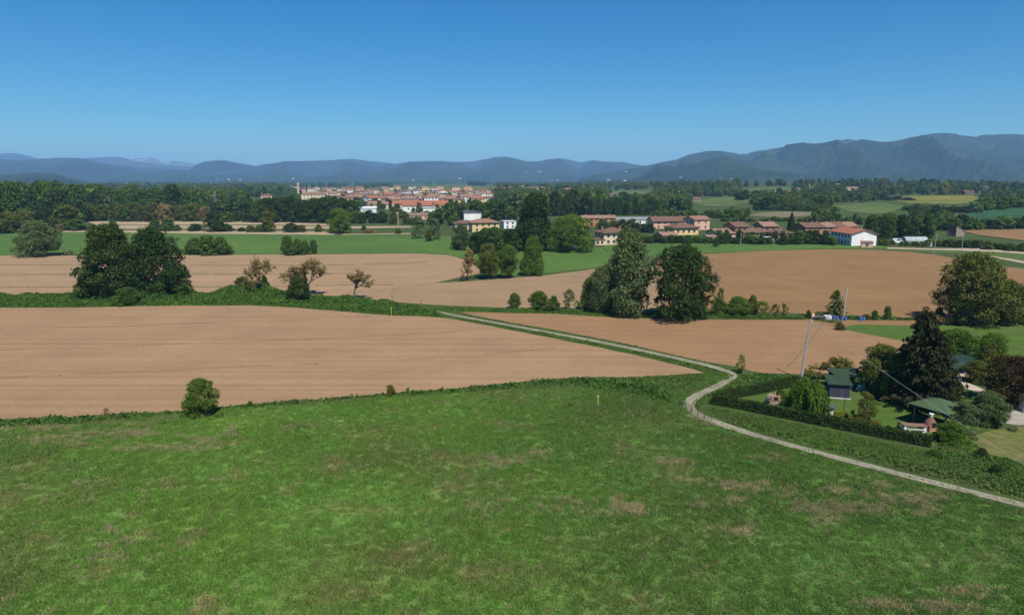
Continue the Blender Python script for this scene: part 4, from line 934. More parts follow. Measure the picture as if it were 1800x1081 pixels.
def house(name, label, cat, loc, rz, L, Wd, H, roof, rh, wall, tile, wins=None, over=.5, chim=1, group=None, shut=False, door=None, th=.22, storeys=2):
    """L along x, Wd along y; wins: {'f': n, 'b': n, 'l': n, 'r': n} windows per storey on that side"""
    e = empty(name, loc, rz, label, cat, group); hx, hy = L / 2, Wd / 2
    w = MB()
    if roof == 'gable': w.prism([(-hy, -.6), (hy, -.6), (hy, H), (0, H + rh), (-hy, H)], 'x', -hx, hx)
    elif roof == 'shed': w.prism([(-hy, -.6), (hy, -.6), (hy, H + rh), (-hy, H)], 'x', -hx, hx)
    else: w.box(-hx, hx, -hy, hy, -.6, H)
    wo_ = w.build('wall', WA[wall], e)
    r = MB(); o = over
    if roof == 'gable':
        k = rh / hy
        for s_ in (-1, 1):
            r.prism([(0, H + rh + .02), (s_ * (hy + o), H - o * k + .02), (s_ * (hy + o), H - o * k + .02 + th), (0, H + rh + .02 + th)][::(1 if s_ > 0 else -1)], 'x', -hx - o, hx + o)
    elif roof == 'shed':
        k = rh / Wd; r.prism([(-hy - o, H - o * k + .02), (hy + o, H + rh + o * k + .02), (hy + o, H + rh + o * k + .02 + th), (-hy - o, H - o * k + .02 + th)], 'x', -hx - o, hx + o)
    elif roof == 'hip':
        a = max(hx - hy, .1) if hx > hy else .1; b0, b1 = H + .02, H + .02 + th
        V = [(-hx - o, -hy - o, b0), (hx + o, -hy - o, b0), (hx + o, hy + o, b0), (-hx - o, hy + o, b0), (-hx - o, -hy - o, b1), (hx + o, -hy - o, b1), (hx + o, hy + o, b1), (-hx - o, hy + o, b1), (-a, 0, H + rh + th), (a, 0, H + rh + th)]
        r.add(V, [(3, 2, 1, 0), (0, 1, 5, 4), (1, 2, 6, 5), (2, 3, 7, 6), (3, 0, 4, 7), (4, 5, 9, 8), (5, 6, 9), (6, 7, 8, 9), (7, 4, 8)])
    else: r.box(-hx - o * .4, hx + o * .4, -hy - o * .4, hy + o * .4, H + .01, H + .35)
    ro = r.build('roof', TI[tile], e)
    for i in range(chim):
        c = MB(); x = (-.35 + .7 * i / max(chim - 1, 1)) * L if chim > 1 else L * .2; zt = H + rh + .6 if roof != 'flat' else H + .9
        c.box(x - .3, x + .3, hy * .25 - .3, hy * .25 + .3, H + .1, zt); c.box(x - .4, x + .4, hy * .25 - .4, hy * .25 + .4, zt, zt + .16); c.build('chimney', WA['terra'], ro)
    for k, nw in (wins or {}).items():
        side, half, span = {'f': (('y', -1), hy, L), 'b': (('y', 1), hy, L), 'l': (('x', -1), hx, Wd), 'r': (('x', 1), hx, Wd)}[k]
        for st in range(storeys):
            zc = H * (st + .55) / storeys
            for i in range(nw):
                u = span * ((i + .5) / nw - .5) * .88
                if door == k and st == 0 and i == nw // 2:
                    d = MB(); a, b = sorted((side[1] * (half - .04), side[1] * (half + .05)))
                    if side[0] == 'y': d.box(u - .55, u + .55, a, b, 0, 2.1)
                    else: d.box(a, b, u - .55, u + .55, 0, 2.1)
                    d.build('door', SHUT, e); continue
                window(wo_ if False else e, u, zc, min(1.1, span / nw * .45), min(1.35, H / storeys * .48), side, half, shut)
    return e
def ph(px, py): return at(px, py)
# the white farmhouse and what stands round it
p = ph(1505, 432)
house('farmhouse', 'white two storey farmhouse with red tiled roof at the edge of the field', 'house', p + (2.5, 9, 0), R(-88), 20, 11.5, 5.4, 'gable', 2.0, 'white', 'red', {'f': 6}, .7, 1, door='f')
house('outbuilding', 'small pink outbuilding before the white gable', 'shed', ph(1523, 434.5), R(-20), 4.6, 3.4, 2.1, 'shed', .35, 'pink', 'pale', {'f': 1}, .25, 0, storeys=1)
# terracotta terraces
TG = 'terracotta terrace houses'
for i, (px, py, L, Wd, H, rz, ro, wa, lab) in enumerate(((1425, 415, 12, 9, 6.4, 19, 'gable', 'orange', 'leftmost orange block of the right terracotta terrace, beside the cypress'), (1448, 414, 9, 8, 6.2, 18, 'gable', 'terra', 'second orange block of the right terracotta terrace'), (1467, 412, 9, 8, 6.0, 18, 'gable', 'terra', 'third orange block of the right terracotta terrace'), (1487, 410, 10, 8, 5.4, 18, 'gable', 'orange', 'rightmost orange block of the right terracotta terrace, behind the white farmhouse'),
        (1296, 417, 9, 8, 7.2, 18, 'gable', 'orange', 'tall orange house standing above the left terracotta terrace'), (1270, 418, 12, 8, 3.6, 15, 'gable', 'cream', 'low pale house left of the tall orange house'), (1320, 417, 12, 8, 3.8, 14, 'gable', 'terra', 'low house right of the tall orange house'), (1348, 414, 9, 8, 6.6, 17, 'gable', 'terra', 'terracotta house with the broad brown gable in the left terrace'), (1372, 418, 11, 9, 3.6, 18, 'hip', 'terra', 'low hip roofed house at the right end of the left terrace'))):
    house('terrace_house', lab, 'house', ph(px, py + 3) + (0, 3, 0), R(rz + (i * 37) % 17 - 8), L * .92, Wd * 1.15, H * .88, ro, 1.9, wa, 'pale' if i % 2 else 'brown', {'f': 2, 'l': 2}, .6, 1 + i % 2, TG, storeys=2 if H > 5 else 1, shut=i in (4, 7))
# the pink and yellow farm
p = ph(1175, 405)
house('farm_building', 'long pink farm building with a wide brown roof', 'house', ph(1178, 402) + (0, 6, 0), R(6.6), 23, 12, 4.6, 'gable', 2.4, 'pink', 'brown', {'f': 5, 'l': 2}, .8, 2)
house('farm_building', 'pink gabled wing at the right end of the long farm building', 'house', ph(1226, 404) + (0, 3, 0), R(27.5), 12, 10, 6.2, 'gable', 1.8, 'pink', 'terra', {'l': 2, 'f': 2}, .6, 1)
house('farm_building', 'yellow house with a low brown hip roof before the pink farm', 'house', ph(1201, 413) + (0, 5, 0), R(13.2), 14.5, 12, 3.8, 'hip', 2.4, 'yellow', 'brown', {'f': 4, 'l': 3}, .9, 1, storeys=1)
house('cottage', 'small pale cottage with red-brown roof below the yellow house', 'house', ph(1172, 426) + (0, 2, 0), R(23.1), 8.5, 6.5, 3.4, 'gable', 1.3, 'pink', 'pale', {'f': 2, 'l': 2}, .5, 1, storeys=1, door='f')
house('villa', 'cream villa with brown hip roof and dark veranda, left of the silvery tree', 'house', ph(1078, 430) + (0, 5, 0), R(16.5), 13, 11, 5.4, 'hip', 2.0, 'cream', 'brown', {'f': 4, 'l': 3}, .9, 2, door='f')
house('veranda', 'low arched porch on the left side of the cream villa', 'porch', ph(1053, 431) + (0, 1.5, 0), R(16.5), 5, 3, 2.4, 'shed', .5, 'cream', 'brown', {'f': 2}, .3, 0, storeys=1)
house('long_shed', 'long low grey roofed shed behind the pink farm', 'shed', ph(1113, 396) + (0, 5, 0), R(2.2), 24, 12, 3.6, 'gable', 1.3, 'white', 'grey', {'f': 5}, .4, 0, storeys=1)
house('terrace_house', 'orange terrace left of the long grey roofed shed', 'house', ph(1052, 398) + (0, 5, 0), R(4.4), 22, 9, 5.2, 'gable', 1.5, 'orange', 'pale', {'f': 6, 'l': 1}, .5, 3)
house('shed', 'low blue-grey store by the pink farm', 'shed', ph(1127, 404) + (0, 1, 0), R(2.75), 10, 6, 2.6, 'shed', .4, 'grey', 'dark', {'f': 3}, .3, 0, storeys=1)
house('garage', 'small white garage in front of the low pink house', 'garage', ph(1248, 425) + (0, 1, 0), R(16.5), 5, 4, 2.4, 'gable', .7, 'white', 'pale', {'f': 1}, .3, 0, storeys=1)
# middle houses
house('villa', 'yellow villa with two brown hip roofs behind the middle trees', 'house', ph(850, 408) + (0, 6, 0), R(14.3), 16, 11, 5.2, 'hip', 2.0, 'yellow', 'terra', {'f': 4, 'l': 3}, .8, 1, door='f')
house('villa', 'low brown roofed house at the left side of the yellow villa', 'house', ph(816, 405) + (0, 6, 0), R(12.1), 13, 10, 3.8, 'hip', 1.8, 'cream', 'brown', {'f': 3, 'l': 2}, .7, 0, storeys=1)
house('modern_house', 'white flat roofed modern house with dark blue upper floor', 'house', ph(893, 402) + (0, 5, 0), R(18.7), 8, 8, 4.2, 'flat', 0, 'white', 'white', {'f': 2, 'l': 2}, .6, 0)
house('warehouse', 'white warehouse with dark roof above the yellow villa', 'warehouse', ph(842, 388) + (0, 8, 0), R(7.7), 24, 14, 5.5, 'gable', 1.5, 'white', 'dark', {'f': 0, 'l': 2}, .3, 0, storeys=1)
house('warehouse', 'large building with wide red roof in the middle of the town', 'warehouse', ph(745, 373) + (0, 10, 0), R(9.9), 42, 26, 6, 'gable', 4.0, 'white', 'red', {'f': 7, 'l': 3}, .6, 1, storeys=1)
house('warehouse', 'smaller red roofed hall left of the large red roofed building', 'warehouse', ph(712, 368) + (0, 8, 0), R(9.9), 26, 18, 5, 'gable', 3.0, 'cream', 'red', {'f': 4}, .6, 1, storeys=1)
house('warehouse', 'white hall below the large red roofed building', 'warehouse', ph(763, 377) + (0, 5, 0), R(8.8), 20, 12, 5, 'flat', 0, 'white', 'grey', {'f': 4, 'l': 2}, .4, 0, storeys=1)
house('shed', 'long white sheet roofed shed among the trees left of the town', 'shed', ph(632, 375) + (0, 6, 0), R(7.7), 28, 14, 4, 'gable', 1.6, 'white', 'white', {'f': 4}, .4, 0, storeys=1)
house('hall', 'hall with curved looking pale roof beside the white shed', 'hall', ph(661, 368) + (0, 6, 0), R(13.2), 22, 15, 5, 'gable', 2.8, 'cream', 'pale', {'f': 4, 'l': 2}, .5, 1, storeys=1)
house('shed', 'low pink shed at the near edge of the town', 'shed', ph(735, 386) + (0, 3, 0), R(6.6), 16, 8, 3.4, 'gable', 1.2, 'pink', 'pale', {'f': 4}, .4, 0, storeys=1)
house('shed', 'small cream hut left of the low pink shed', 'shed', ph(697, 383) + (0, 3, 0), R(6.6), 9, 6, 3.0, 'gable', 1.0, 'cream', 'pale', {'f': 2}, .4, 0, storeys=1)
house('palace', 'big cream town building with flat tower, left end of the town', 'house', ph(549, 359) + (0, 8, 0), R(11), 28, 18, 12, 'hip', 3.0, 'cream', 'pale', {'f': 6, 'l': 4}, .6, 1, storeys=3)
house('house', 'white house standing alone left of the town', 'house', ph(424, 357) + (0, 5, 0), R(15.4), 16, 12, 7, 'gable', 2.2, 'white', 'brown', {'f': 4, 'l': 2}, .6, 1)
house('house', 'pinkish house between the white house and the cream town building', 'house', ph(467, 354) + (0, 5, 0), R(13.2), 14, 10, 8, 'hip', 2.0, 'pink', 'brown', {'f': 3, 'l': 2}, .6, 1)
# hill farms on the right
house('hill_farm', 'orange roofed hill farm among trees above the fallow slope', 'house', ph(1393, 345) + (0, 5, 0), R(11), 15, 8, 4.5, 'gable', 1.6, 'cream', 'terra', {'f': 4, 'l': 2}, .5, 1)
house('hill_farm', 'cream hill farm with long wing near the right horizon', 'house', ph(1497, 336) + (0, 5, 0), R(9.9), 24, 9, 5, 'gable', 1.8, 'cream', 'pale', {'f': 5, 'l': 2}, .5, 1)
house('hill_farm', 'pale wing right of the cream hill farm', 'house', ph(1516, 337) + (0, 5, 0), R(20), 13, 8, 4, 'gable', 1.5, 'pink', 'pale', {'f': 3, 'l': 2}, .5, 0)
house('hill_farm', 'red roofed farm on the right horizon left of the dark conifers', 'house', ph(1566, 334) + (0, 5, 0), R(13.2), 26, 10, 6, 'gable', 2.0, 'cream', 'red', {'f': 5, 'l': 2}, .5, 1)
house('hill_farm', 'dark brown roofed barn above the yellow field', 'barn', ph(1703, 342) + (0, 4, 0), R(8.25), 15, 10, 3.6, 'gable', 2.0, 'wood', 'brown', {'f': 2}, .6, 0, storeys=1)
house('hill_farm', 'white villa on the right horizon right of the dark conifers', 'house', ph(1725, 325) + (0, 5, 0), R(13.2), 15, 11, 9, 'hip', 2.0, 'white', 'brown', {'f': 3, 'l': 2}, .6, 1)
house('farm_building', 'long farm with dark roofs left of the olive hill field', 'barn', ph(1190, 356) + (0, 5, 0), R(3.3), 60, 11, 4, 'gable', 2.0, 'stone', 'brown', {'f': 8}, .5, 1, storeys=1)
house('farm_building', 'white gabled house before the long dark roofed farm', 'house', ph(1195, 358) + (0, 3, 0), R(22), 10, 8, 5, 'gable', 1.8, 'white', 'brown', {'f': 2, 'l': 2}, .5, 1)
house('farm_building', 'low brown roofed farm left of the poplar plantation top', 'barn', ph(1078, 347) + (0, 5, 0), R(4.4), 40, 10, 4, 'gable', 2.0, 'stone', 'brown', {'f': 6}, .5, 1, storeys=1)
# brick barn: tall dark brick front, pale sloping side
p = ph(1676, 415.5)
e = empty('brick_barn', p, R(-64), 'tall open fronted brick barn with a sloping grey side by the tan field', 'barn')
MB().prism([(-1.6, -.3), (5.5, -.3), (5.5, 2.6), (-1.6, 5.6)], 'x', -2.2, 2.2).build('wall', WA['stone'], e)
MB().box(-2.3, -1.7, -1.9, -1.605, -.3, 5.7).box(1.7, 2.3, -1.9, -1.605, -.3, 5.7).box(-1.7, 1.7, -1.9, -1.605, 5.0, 5.7).build('brick_front', WA['brick'], e)
MB().box(-1.7, 1.7, -1.75, -1.65, -.3, 5.0).build('door', WA['brick'], e)
MB().prism([(-2.0, 5.72), (5.9, 2.5), (5.9, 2.65), (-2.0, 5.87)], 'x', -2.45, 2.45).build('roof', TI['grey'], e)

# the far town, house by house
random.seed(5)
walls = ['white', 'cream', 'white', 'white', 'pink', 'white', 'cream', 'yellow']; roofs = ['terra', 'brown', 'pale', 'brown', 'red', 'brown', 'pale']
CW = {'white': 'white', 'cream': 'cream', 'pink': 'pink', 'yellow': 'yellow', 'terra': 'terracotta'}; CR = {'terra': 'terracotta', 'brown': 'brown', 'pale': 'pale', 'red': 'red'}
spots = []
for band, (y0, n, x0, x1) in enumerate(((340.5, 26, 520, 960), (345, 24, 560, 890), (350, 20, 575, 860), (356, 18, 590, 860), (363, 12, 640, 850), (336.5, 22, 480, 1000), (342, 12, 860, 1000))):
    for i in range(n):
        spots.append((x0 + (x1 - x0) * (i + .5 + random.uniform(-.3, .3)) / n, y0 + random.uniform(-1.6, 1.6), i, band, n))
BN = ['second farthest', 'third farthest', 'middle', 'second nearest', 'nearest', 'farthest', 'right outlying']
for px, py, i, band, n in spots:
    q = ph(px, py); wa = random.choice(walls); ro = random.choice(roofs); L = random.uniform(11, 19); Wd = random.uniform(9, 12); H = random.choice([6, 7, 7.5, 9, 10])
    house('town_house', '%s from the left in the %s row of town houses, %s walls, %s roof' % (ORD[i], BN[band], CW[wa], CR[ro]), 'house', q, R(random.uniform(-25, 50)), L, Wd, H, random.choice(['gable', 'gable', 'hip']), random.uniform(1.6, 2.6), wa, ro,
          {'f': random.randint(2, 4), 'r': random.randint(1, 2)} if band in (2, 3, 4) else {'f': 2}, .5, 1 if band in (2, 3, 4) else 0, 'houses of the far town', storeys=2 if H < 8 else 3)
# single houses strewn over the wooded plain and the low hills
random.seed(17)
loose = [(random.uniform(905, 1790), random.uniform(322, 347)) for _ in range(40)]
loose = sorted(p_ for p_ in loose if not any(inside(np.array(c_, float) + np.array((0, -2.)), np.array([p_]))[0] or inside(np.array(c_, float) + np.array((0, 5.)), np.array([p_]))[0] for c_ in CLEAR0))[:19:1]
for k, (px, py) in enumerate(loose):
    wa = random.choice(['white', 'white', 'cream', 'pink']); ro = random.choice(['brown', 'pale', 'terra']); q = ph(px, py); s_ = random.uniform(.55, .95)
    house('country_house', '%s from the left of the houses strewn over the far hills, %s walls' % (ORD[k], CW[wa]), 'house', q, R(random.uniform(-20, 40)), 14 * s_, 9.5 * s_, 7.5 * s_, 'gable', 2.0, wa, ro, {'f': 3}, .5, 1, 'houses strewn over the far hills')
def tower(name, label, cat, px, base, top, w, mat, cap):
    q = ph(px, base); h_ = (base - top) * mpp(q); e = empty(name, q, R(-20), label, cat)
    MB().box(-w / 2, w / 2, -w / 2, w / 2, -.5, h_).build('shaft', mat, e)
    c = MB()
    if cap == 'tank': c.tube([(0, 0, h_), (0, 0, h_ + 1.2), (0, 0, h_ + 3.6), (0, 0, h_ + 4.4)], [w * .6, w * 1.7, w * 1.7, w * .5], 14)
    else: c.box(-w * .62, w * .62, -w * .62, w * .62, h_, h_ + 1.0).add([(-w * .6, -w * .6, h_ + 1), (w * .6, -w * .6, h_ + 1), (w * .6, w * .6, h_ + 1), (-w * .6, w * .6, h_ + 1), (0, 0, h_ + 3)], [(0, 1, 4), (1, 2, 4), (2, 3, 4), (3, 0, 4)])
    c.build('top', mat, e)
tower('chimney_stack', 'pale slender chimney rising above the left end of the town', 'chimney', 525, 345, 325, 2.2, WA['cream'], 'cap')
tower('bell_tower', 'pale square tower at the middle of the town', 'tower', 689, 345, 334, 5, WA['cream'], 'cap')
tower('water_tower', 'white water tower on the horizon right of the town', 'tower', 1157, 322, 317, 3, WA['white'], 'tank')
tower('tower_block', 'pale square block tower among the town roofs', 'tower', 779, 352, 340, 9, WA['cream'], 'cap')
# specks of houses on the mountain foot and the far plain: bright walls one can still point at
random.seed(9)
for grp, lab, lst in (('white houses at the foot of the right mountain', 'tiny white house at the foot of the right mountain', ((1377,302),(1383,303),(1408,311),(1430,303),(1467,306),(1476,307),(1532,299),(1578,308),(1602,293),(1660,300),(1690,303),(1730,299),(1733,304),(1752,300),(1762,297),(1784,301),(1792,306),(1285,315),(1100,302),(1196,312))),
                      ('far white halls on the plain', 'tiny pale hall far out on the plain before the blue mountains', ((62,326),(90,327),(112,325),(380,315),(402,315.8),(422,315.8),(515,314.5),(726,317),(808,314),(926,303),(948,302),(980,317),(1070,317),(1098,318),(225,323),(250,323.5),(325,331)))):
    for k, (px, py) in enumerate(sorted(lst)):
        d = ray(px, py); D = (3600 if py > 309 else 4700) if 'mountain' in grp and px > 1090 else 3300
        if d[2] < -.004: q = at(px, py); D = min(q[1], 3300)
        t = D / d[1]; z = CAMH + d[2] * t; q = np.array((d[0] * t, D, max(z, 0)))
        s_ = D / 1200 * random.uniform(2.4, 5)
        house('distant_house', '%s from the left, %s' % (ORD[k], lab), 'house', q - (0, 0, 1), R(random.uniform(-40, 20)), s_, s_ * .55, s_ * .28, 'gable', s_ * .1, 'white', 'pale', None, .5, 0, grp)

# ------------------------------------------------------------------ vehicles in the yards
PAINT = {'white': plain('white_car_paint', (.72, .72, .72), .3, .5, .05, 1), 'silver': plain('silver_car_paint', (.42, .43, .45), .3, .5, .05, 1), 'dark': plain('dark_car_paint', (.05, .06, .08), .3, .5, .05, 1)}
TYRE = plain('tyre_rubber', (.02, .02, .02), .9, .2, .2, 4)
def vehicle(name, label, cat, loc, rz, L, Wd, H, paint, van=False):
    e = empty(name, loc, rz, label, cat); w = Wd / 2; a = L / 2
    prof = [(-a, .35), (a, .35), (a, .75), (a * .9, H * .52), (a * .62, H * .58), (a * .38, H), (-a * .95, H), (-a, H * .6)] if van else [(-a, .35), (a, .35), (a, .7), (a * .92, H * .58), (a * .5, H * .62), (a * .2, H), (-a * .55, H), (-a * .88, H * .66), (-a, H * .6)]
    MB().prism(prof, 'y', -w, w).build('body', PAINT[paint], e)
    for s_ in (-1, 1):
        y0, y1 = sorted((s_ * (w + .004), s_ * (w + .03))); g = MB()
        g.prism([(-a * (.3 if van else .5), H * .64), (a * .42, H * .64), (a * .24, H * .93), (-a * (.3 if van else .45), H * .93)], 'y', y0, y1); g.build('side_window', GLASS, e)
        for x in (-a * .62, a * .62):
            y0, y1 = sorted((s_ * (w - .18), s_ * (w + .02))); t = MB(); t.tube([(x, y0, .33), (x, y1, .33)], .33, 12); wh = t.build('wheel', TYRE, e)
            y0, y1 = sorted((s_ * (w + .021), s_ * (w + .04))); MB().tube([(x, y0, .33), (x, y1, .33)], .19, 10).build('rim', METAL, wh)
    MB().prism([(a * .60, H * .60), (a * .63, H * .60), (a * .405, H * .97), (a * .375, H * .97)] if van else [(a * .49, H * .64), (a * .52, H * .64), (a * .23, H * .97), (a * .20, H * .97)], 'y', -w * .88, w * .88).build('windscreen', GLASS, e)
vehicle('van', 'white van parked before the left terracotta terrace', 'van', ph(1350, 424.5), R(8), 5.2, 2.0, 2.3, 'white', True)
vehicle('parked_car', 'silver car left of the white van', 'car', ph(1338, 425.5), R(12), 4.2, 1.75, 1.45, 'silver')
vehicle('parked_car', 'white car in the yard right of the white farmhouse', 'car', ph(1594, 431), R(20), 4.2, 1.75, 1.45, 'white')
vehicle('van', 'white van half hidden in the bushes right of the white farmhouse', 'van', ph(1578, 428), R(-12), 5.0, 2.0, 2.3, 'white', True)
vehicle('parked_car', 'white car by the hedge before the right terrace', 'car', ph(1423, 428.5), R(10), 4.2, 1.75, 1.45, 'white')
vehicle('parked_car', 'silver car by the farm track at the roadside bushes', 'car', ph(1735, 437.5), R(4), 4.2, 1.75, 1.45, 'silver')
vehicle('parked_car', 'white car behind the low blue-grey store', 'car', ph(1118, 400), R(6), 4.2, 1.75, 1.45, 'white')
def tunnel(label, px, py, L, w, rz):
    e = empty('polytunnel', ph(px, py), R(rz), label, 'polytunnel')
    prof = [(math.cos(t) * w / 2, math.sin(t) * w * .42) for t in np.linspace(0, math.pi, 11)]
    MB().prism([(a, b) for a, b in prof], 'x', -L / 2, L / 2).build('cover', plain('tunnel_film', (.34, .36, .36), .4, .4, .25, .6), e)
    for i in range(5):
        x = -L / 2 + L * i / 4; MB().tube([(x, a * 1.01, b * 1.01) for a, b in prof], .05, 4).build('hoop', METAL, e)
tunnel('grey polytunnel in the yard right of the white farmhouse', 1606, 423.5, 12, 5, 8)
tunnel('small pale polytunnel beside the dirt road', 1624, 432, 6, 4, -25)

# ------------------------------------------------------------------ the garden plot
sheet('lawn', [(1262,707),(1330,691),(1385,679),(1440,668),(1500,668),(1560,676),(1660,690),(1712,700),(1775,742),(1700,765),(1640,783),(1560,769),(1480,753),(1400,737),(1330,723)], M['lawn'], .030, 1.5, .15)
sheet('dry_lawn', [(1650,792),(1690,772),(1740,757),(1790,750),(1900,745),(1900,850),(1830,822),(1780,812),(1730,802),(1690,800)], M['drylawn'], .034, 1.5, .4)
YARD = plain('sandy_yard', (.42, .34, .245), .95, .1, .2, .6)
sheet('sandy_yard', [(1655,662),(1668,650),(1700,652),(1718,658),(1700,672),(1730,686),(1742,694),(1725,693),(1690,680),(1666,674)], YARD, .040, 1.5, .3)
sheet('gravel_yard', [(1752,742),(1775,722),(1800,712),(1900,700),(1900,742),(1790,748)], plain('grey_gravel', (.30, .265, .22), .95, .1, .25, .8), .042, 1.5, .3)
def hedge(label, pix, h_, w_, leaf, dens=420, size=.10, name='hedge'):
    line = densify([at(*p)[:2] for p in pix], .5, 0, False); T = np.gradient(line, axis=0); T /= np.linalg.norm(T, axis=1)[:, None]; Nn = np.stack([-T[:, 1], T[:, 0]], 1)
    e = empty(name, (*line[len(line) // 2], 0), 0, label, 'hedge'); o = np.array((*line[len(line) // 2], 0)); rg = np.random.default_rng(len(line))
    ht = np.array([h_ * (1 + .12 * mnoise.noise(Vector((p[0] * .5, p[1] * .5, 0)))) for p in line])
    V = []; n = len(line)
    for i in range(n):
        a = line[i] + Nn[i] * w_ * .30; b = line[i] - Nn[i] * w_ * .30
        V += [(*a, 0), (*b, 0), (*b, ht[i] * .78), (*a, ht[i] * .78)]
    V = np.array(V) - o; F = []
    for i in range(n - 1):
        for k in range(4): F.append((i * 4 + k, i * 4 + (k + 1) % 4, (i + 1) * 4 + (k + 1) % 4, (i + 1) * 4 + k))
    F += [(0, 3, 2, 1), tuple((n - 1) * 4 + k for k in range(4))]
    obj('inner_core', fastmesh('inner_core', V, np.array(F)), M['bark'], e)  # solid dark core, added inside the leaves to block light
    m = int(len(line) * .5 * dens); i = rg.integers(0, n, m); side = rg.uniform(0, 1, m); jl = rg.uniform(-.3, .3, m)
    B = line[i] + T[i] * jl[:, None]; top = side < .38; sg = np.where(side < .69, 1, -1)
    off = np.where(top, rg.uniform(-1, 1, m) * w_ * .5, sg * w_ * .5 * rg.uniform(.82, 1.08, m)); z = np.where(top, ht[i] * rg.uniform(.88, 1.08, m), ht[i] * rg.uniform(.03, 1, m))
    P = np.column_stack([B + Nn[i] * off[:, None], z]) - o
    D = np.column_stack([Nn[i] * np.where(top, 0, sg)[:, None], np.where(top, 1, .15)])
    Vc, Fc, r = cards(P, unit(D + rg.normal(size=D.shape) * .5), size, rg); obj('foliage', fastmesh('foliage', Vc, Fc, r), LEAF[leaf], e); return e
hedge('clipped dark hedge on the path side of the garden', [(1256,710),(1290,716),(1330,724),(1400,738),(1480,754),(1560,770),(1632,784)], 1.25, 1.0, 'dark')
hedge('clipped dark hedge on the far left side of the garden', [(1258,707),(1285,700),(1330,692),(1372,683),(1402,676)], 1.25, .9, 'dark')
def board_shed(name, label, px, py, rz, L, Wd, H, rh, wall, roofm, side_wall=None):
    """shed of upright boards, each board its own part"""
    e = empty(name, at(px, py) + (0, 0, .03), R(rz), label, 'shed'); hx, hy = L / 2, Wd / 2
    MB().prism([(-hy + .04, 0), (hy - .04, 0), (hy - .04, H + rh - .05), (-hy + .04, H - .05)], 'x', -hx + .04, hx - .04).build('frame', WOODM, e)
    nb = max(4, int(L / .28)); bm = None
    for i in range(nb):
        x0 = -hx + L * i / nb; m_ = MB(); m_.box(x0 + .012, x0 + L / nb - .012, -hy, -hy + .035 + (.012 if i % 2 else 0), .02, H - .03); m_.build('board', wall, e)
    nb = max(3, int(Wd / .28))
    for s_ in (-1, 1):
        for i in range(nb):
            y0 = -hy + Wd * i / nb; t = H + rh * (i + .5) / nb - .06; m_ = MB(); a, b = sorted((s_ * hx, s_ * (hx - .035))); m_.box(a, b, y0 + .012, y0 + Wd / nb - .012, .02, t); m_.build('board', side_wall or wall, e)
    MB().prism([(-hy - .3, H - rh * .3 / Wd), (hy + .3, H + rh * (1 + .3 / Wd)), (hy + .3, H + rh * (1 + .3 / Wd) + .09), (-hy - .3, H - rh * .3 / Wd + .09)], 'x', -hx - .3, hx + .3).build('roof', roofm, e)
    return e
board_shed('garden_shed', 'dark blue shed with green roof right of the willow', 1471, 694, -14, 2.6, 3.0, 1.95, .3, WA['blue'], TI['green'])
MB().box(-1.45, 1.45, -2.0, -1.55, 0, .05).build('doorstep', CONC, bpy.data.objects['garden_shed'])
# open lean-to behind it
e = empty('lean_to', at(1487, 682) + (0, 0, .03), R(4), 'open lean-to with dark green roof behind the blue shed', 'shelter')
for x in (-2.0, 2.0):
    for y in (-1.3, 1.3): MB().box(x - .08, x + .08, y - .08, y + .08, 0, 2.05 + (y > 0) * .25).build('post', CONC, e)
MB().prism([(-1.7, 2.06), (1.7, 2.42), (1.7, 2.5), (-1.7, 2.14)], 'x', -2.3, 2.3).build('roof', TI['green'], e)
MB().box(-1.9, 1.9, 1.38, 1.44, 0, 2.1).build('back_wall', WA['wood'], e)
PLAST = {k: plain(k + '_plastic', c, .5, .4, .1, 2) for k, c in {'blue': (.06, .12, .34), 'lilac': (.42, .40, .58), 'teal': (.22, .46, .42), 'white': (.7, .7, .7), 'yellow': (.75, .68, .08)}.items()}
def tubchair(label, px, py, col):
    e = empty('garden_chair', at(px, py) + (0, 0, .03), R(random.uniform(-60, 60)), label, 'chair')
    MB().box(-.24, .24, -.22, .24, .40, .46).build('seat', PLAST[col], e); MB().prism([(.20, .46), (.26, .46), (.36, .92), (.31, .92)], 'x', -.24, .24).build('backrest', PLAST[col], e)
    for x in (-.2, .2):
        for y in (-.18, .2): MB().box(x - .03, x + .03, y - .03, y + .03, 0, .40).build('leg', PLAST[col], e)
tubchair('lilac plastic chair before the open lean-to', 1493, 687, 'lilac'); tubchair('second lilac plastic chair nearer the blue shed', 1487, 687, 'lilac')
tubchair('teal plastic chair right of the lean-to', 1508, 688.5, 'teal'); tubchair('teal plastic chair, rightmost before the spruce', 1516, 688.5, 'teal')
# hutch
board_shed('hutch', 'small hutch with pale boarded side and grey roof before the willow', 1449, 733, 22, 1.5, 1.4, 1.45, .22, plain('pale_boards', (.42, .39, .37), .9, .1, .15, 3), TI['dark'], WOODM)  # pale boards on the front, darker boards on the sides
# bare pole on the lawn
e = empty('bare_tree', at(1482, 730), 0, 'thin bare forked young trunk on the lawn beside the hutch', 'tree')
MB().tube([(0, 0, 0), (.02, 0, 1.3), (.05, 0, 1.9)], [.06, .05, .04], 7).tube([(.05, 0, 1.85), (.22, .05, 2.25)], [.035, .015], 5).tube([(.05, 0, 1.85), (-.1, 0, 2.6)], [.035, .012], 5).build('trunk', M['bark'], e)
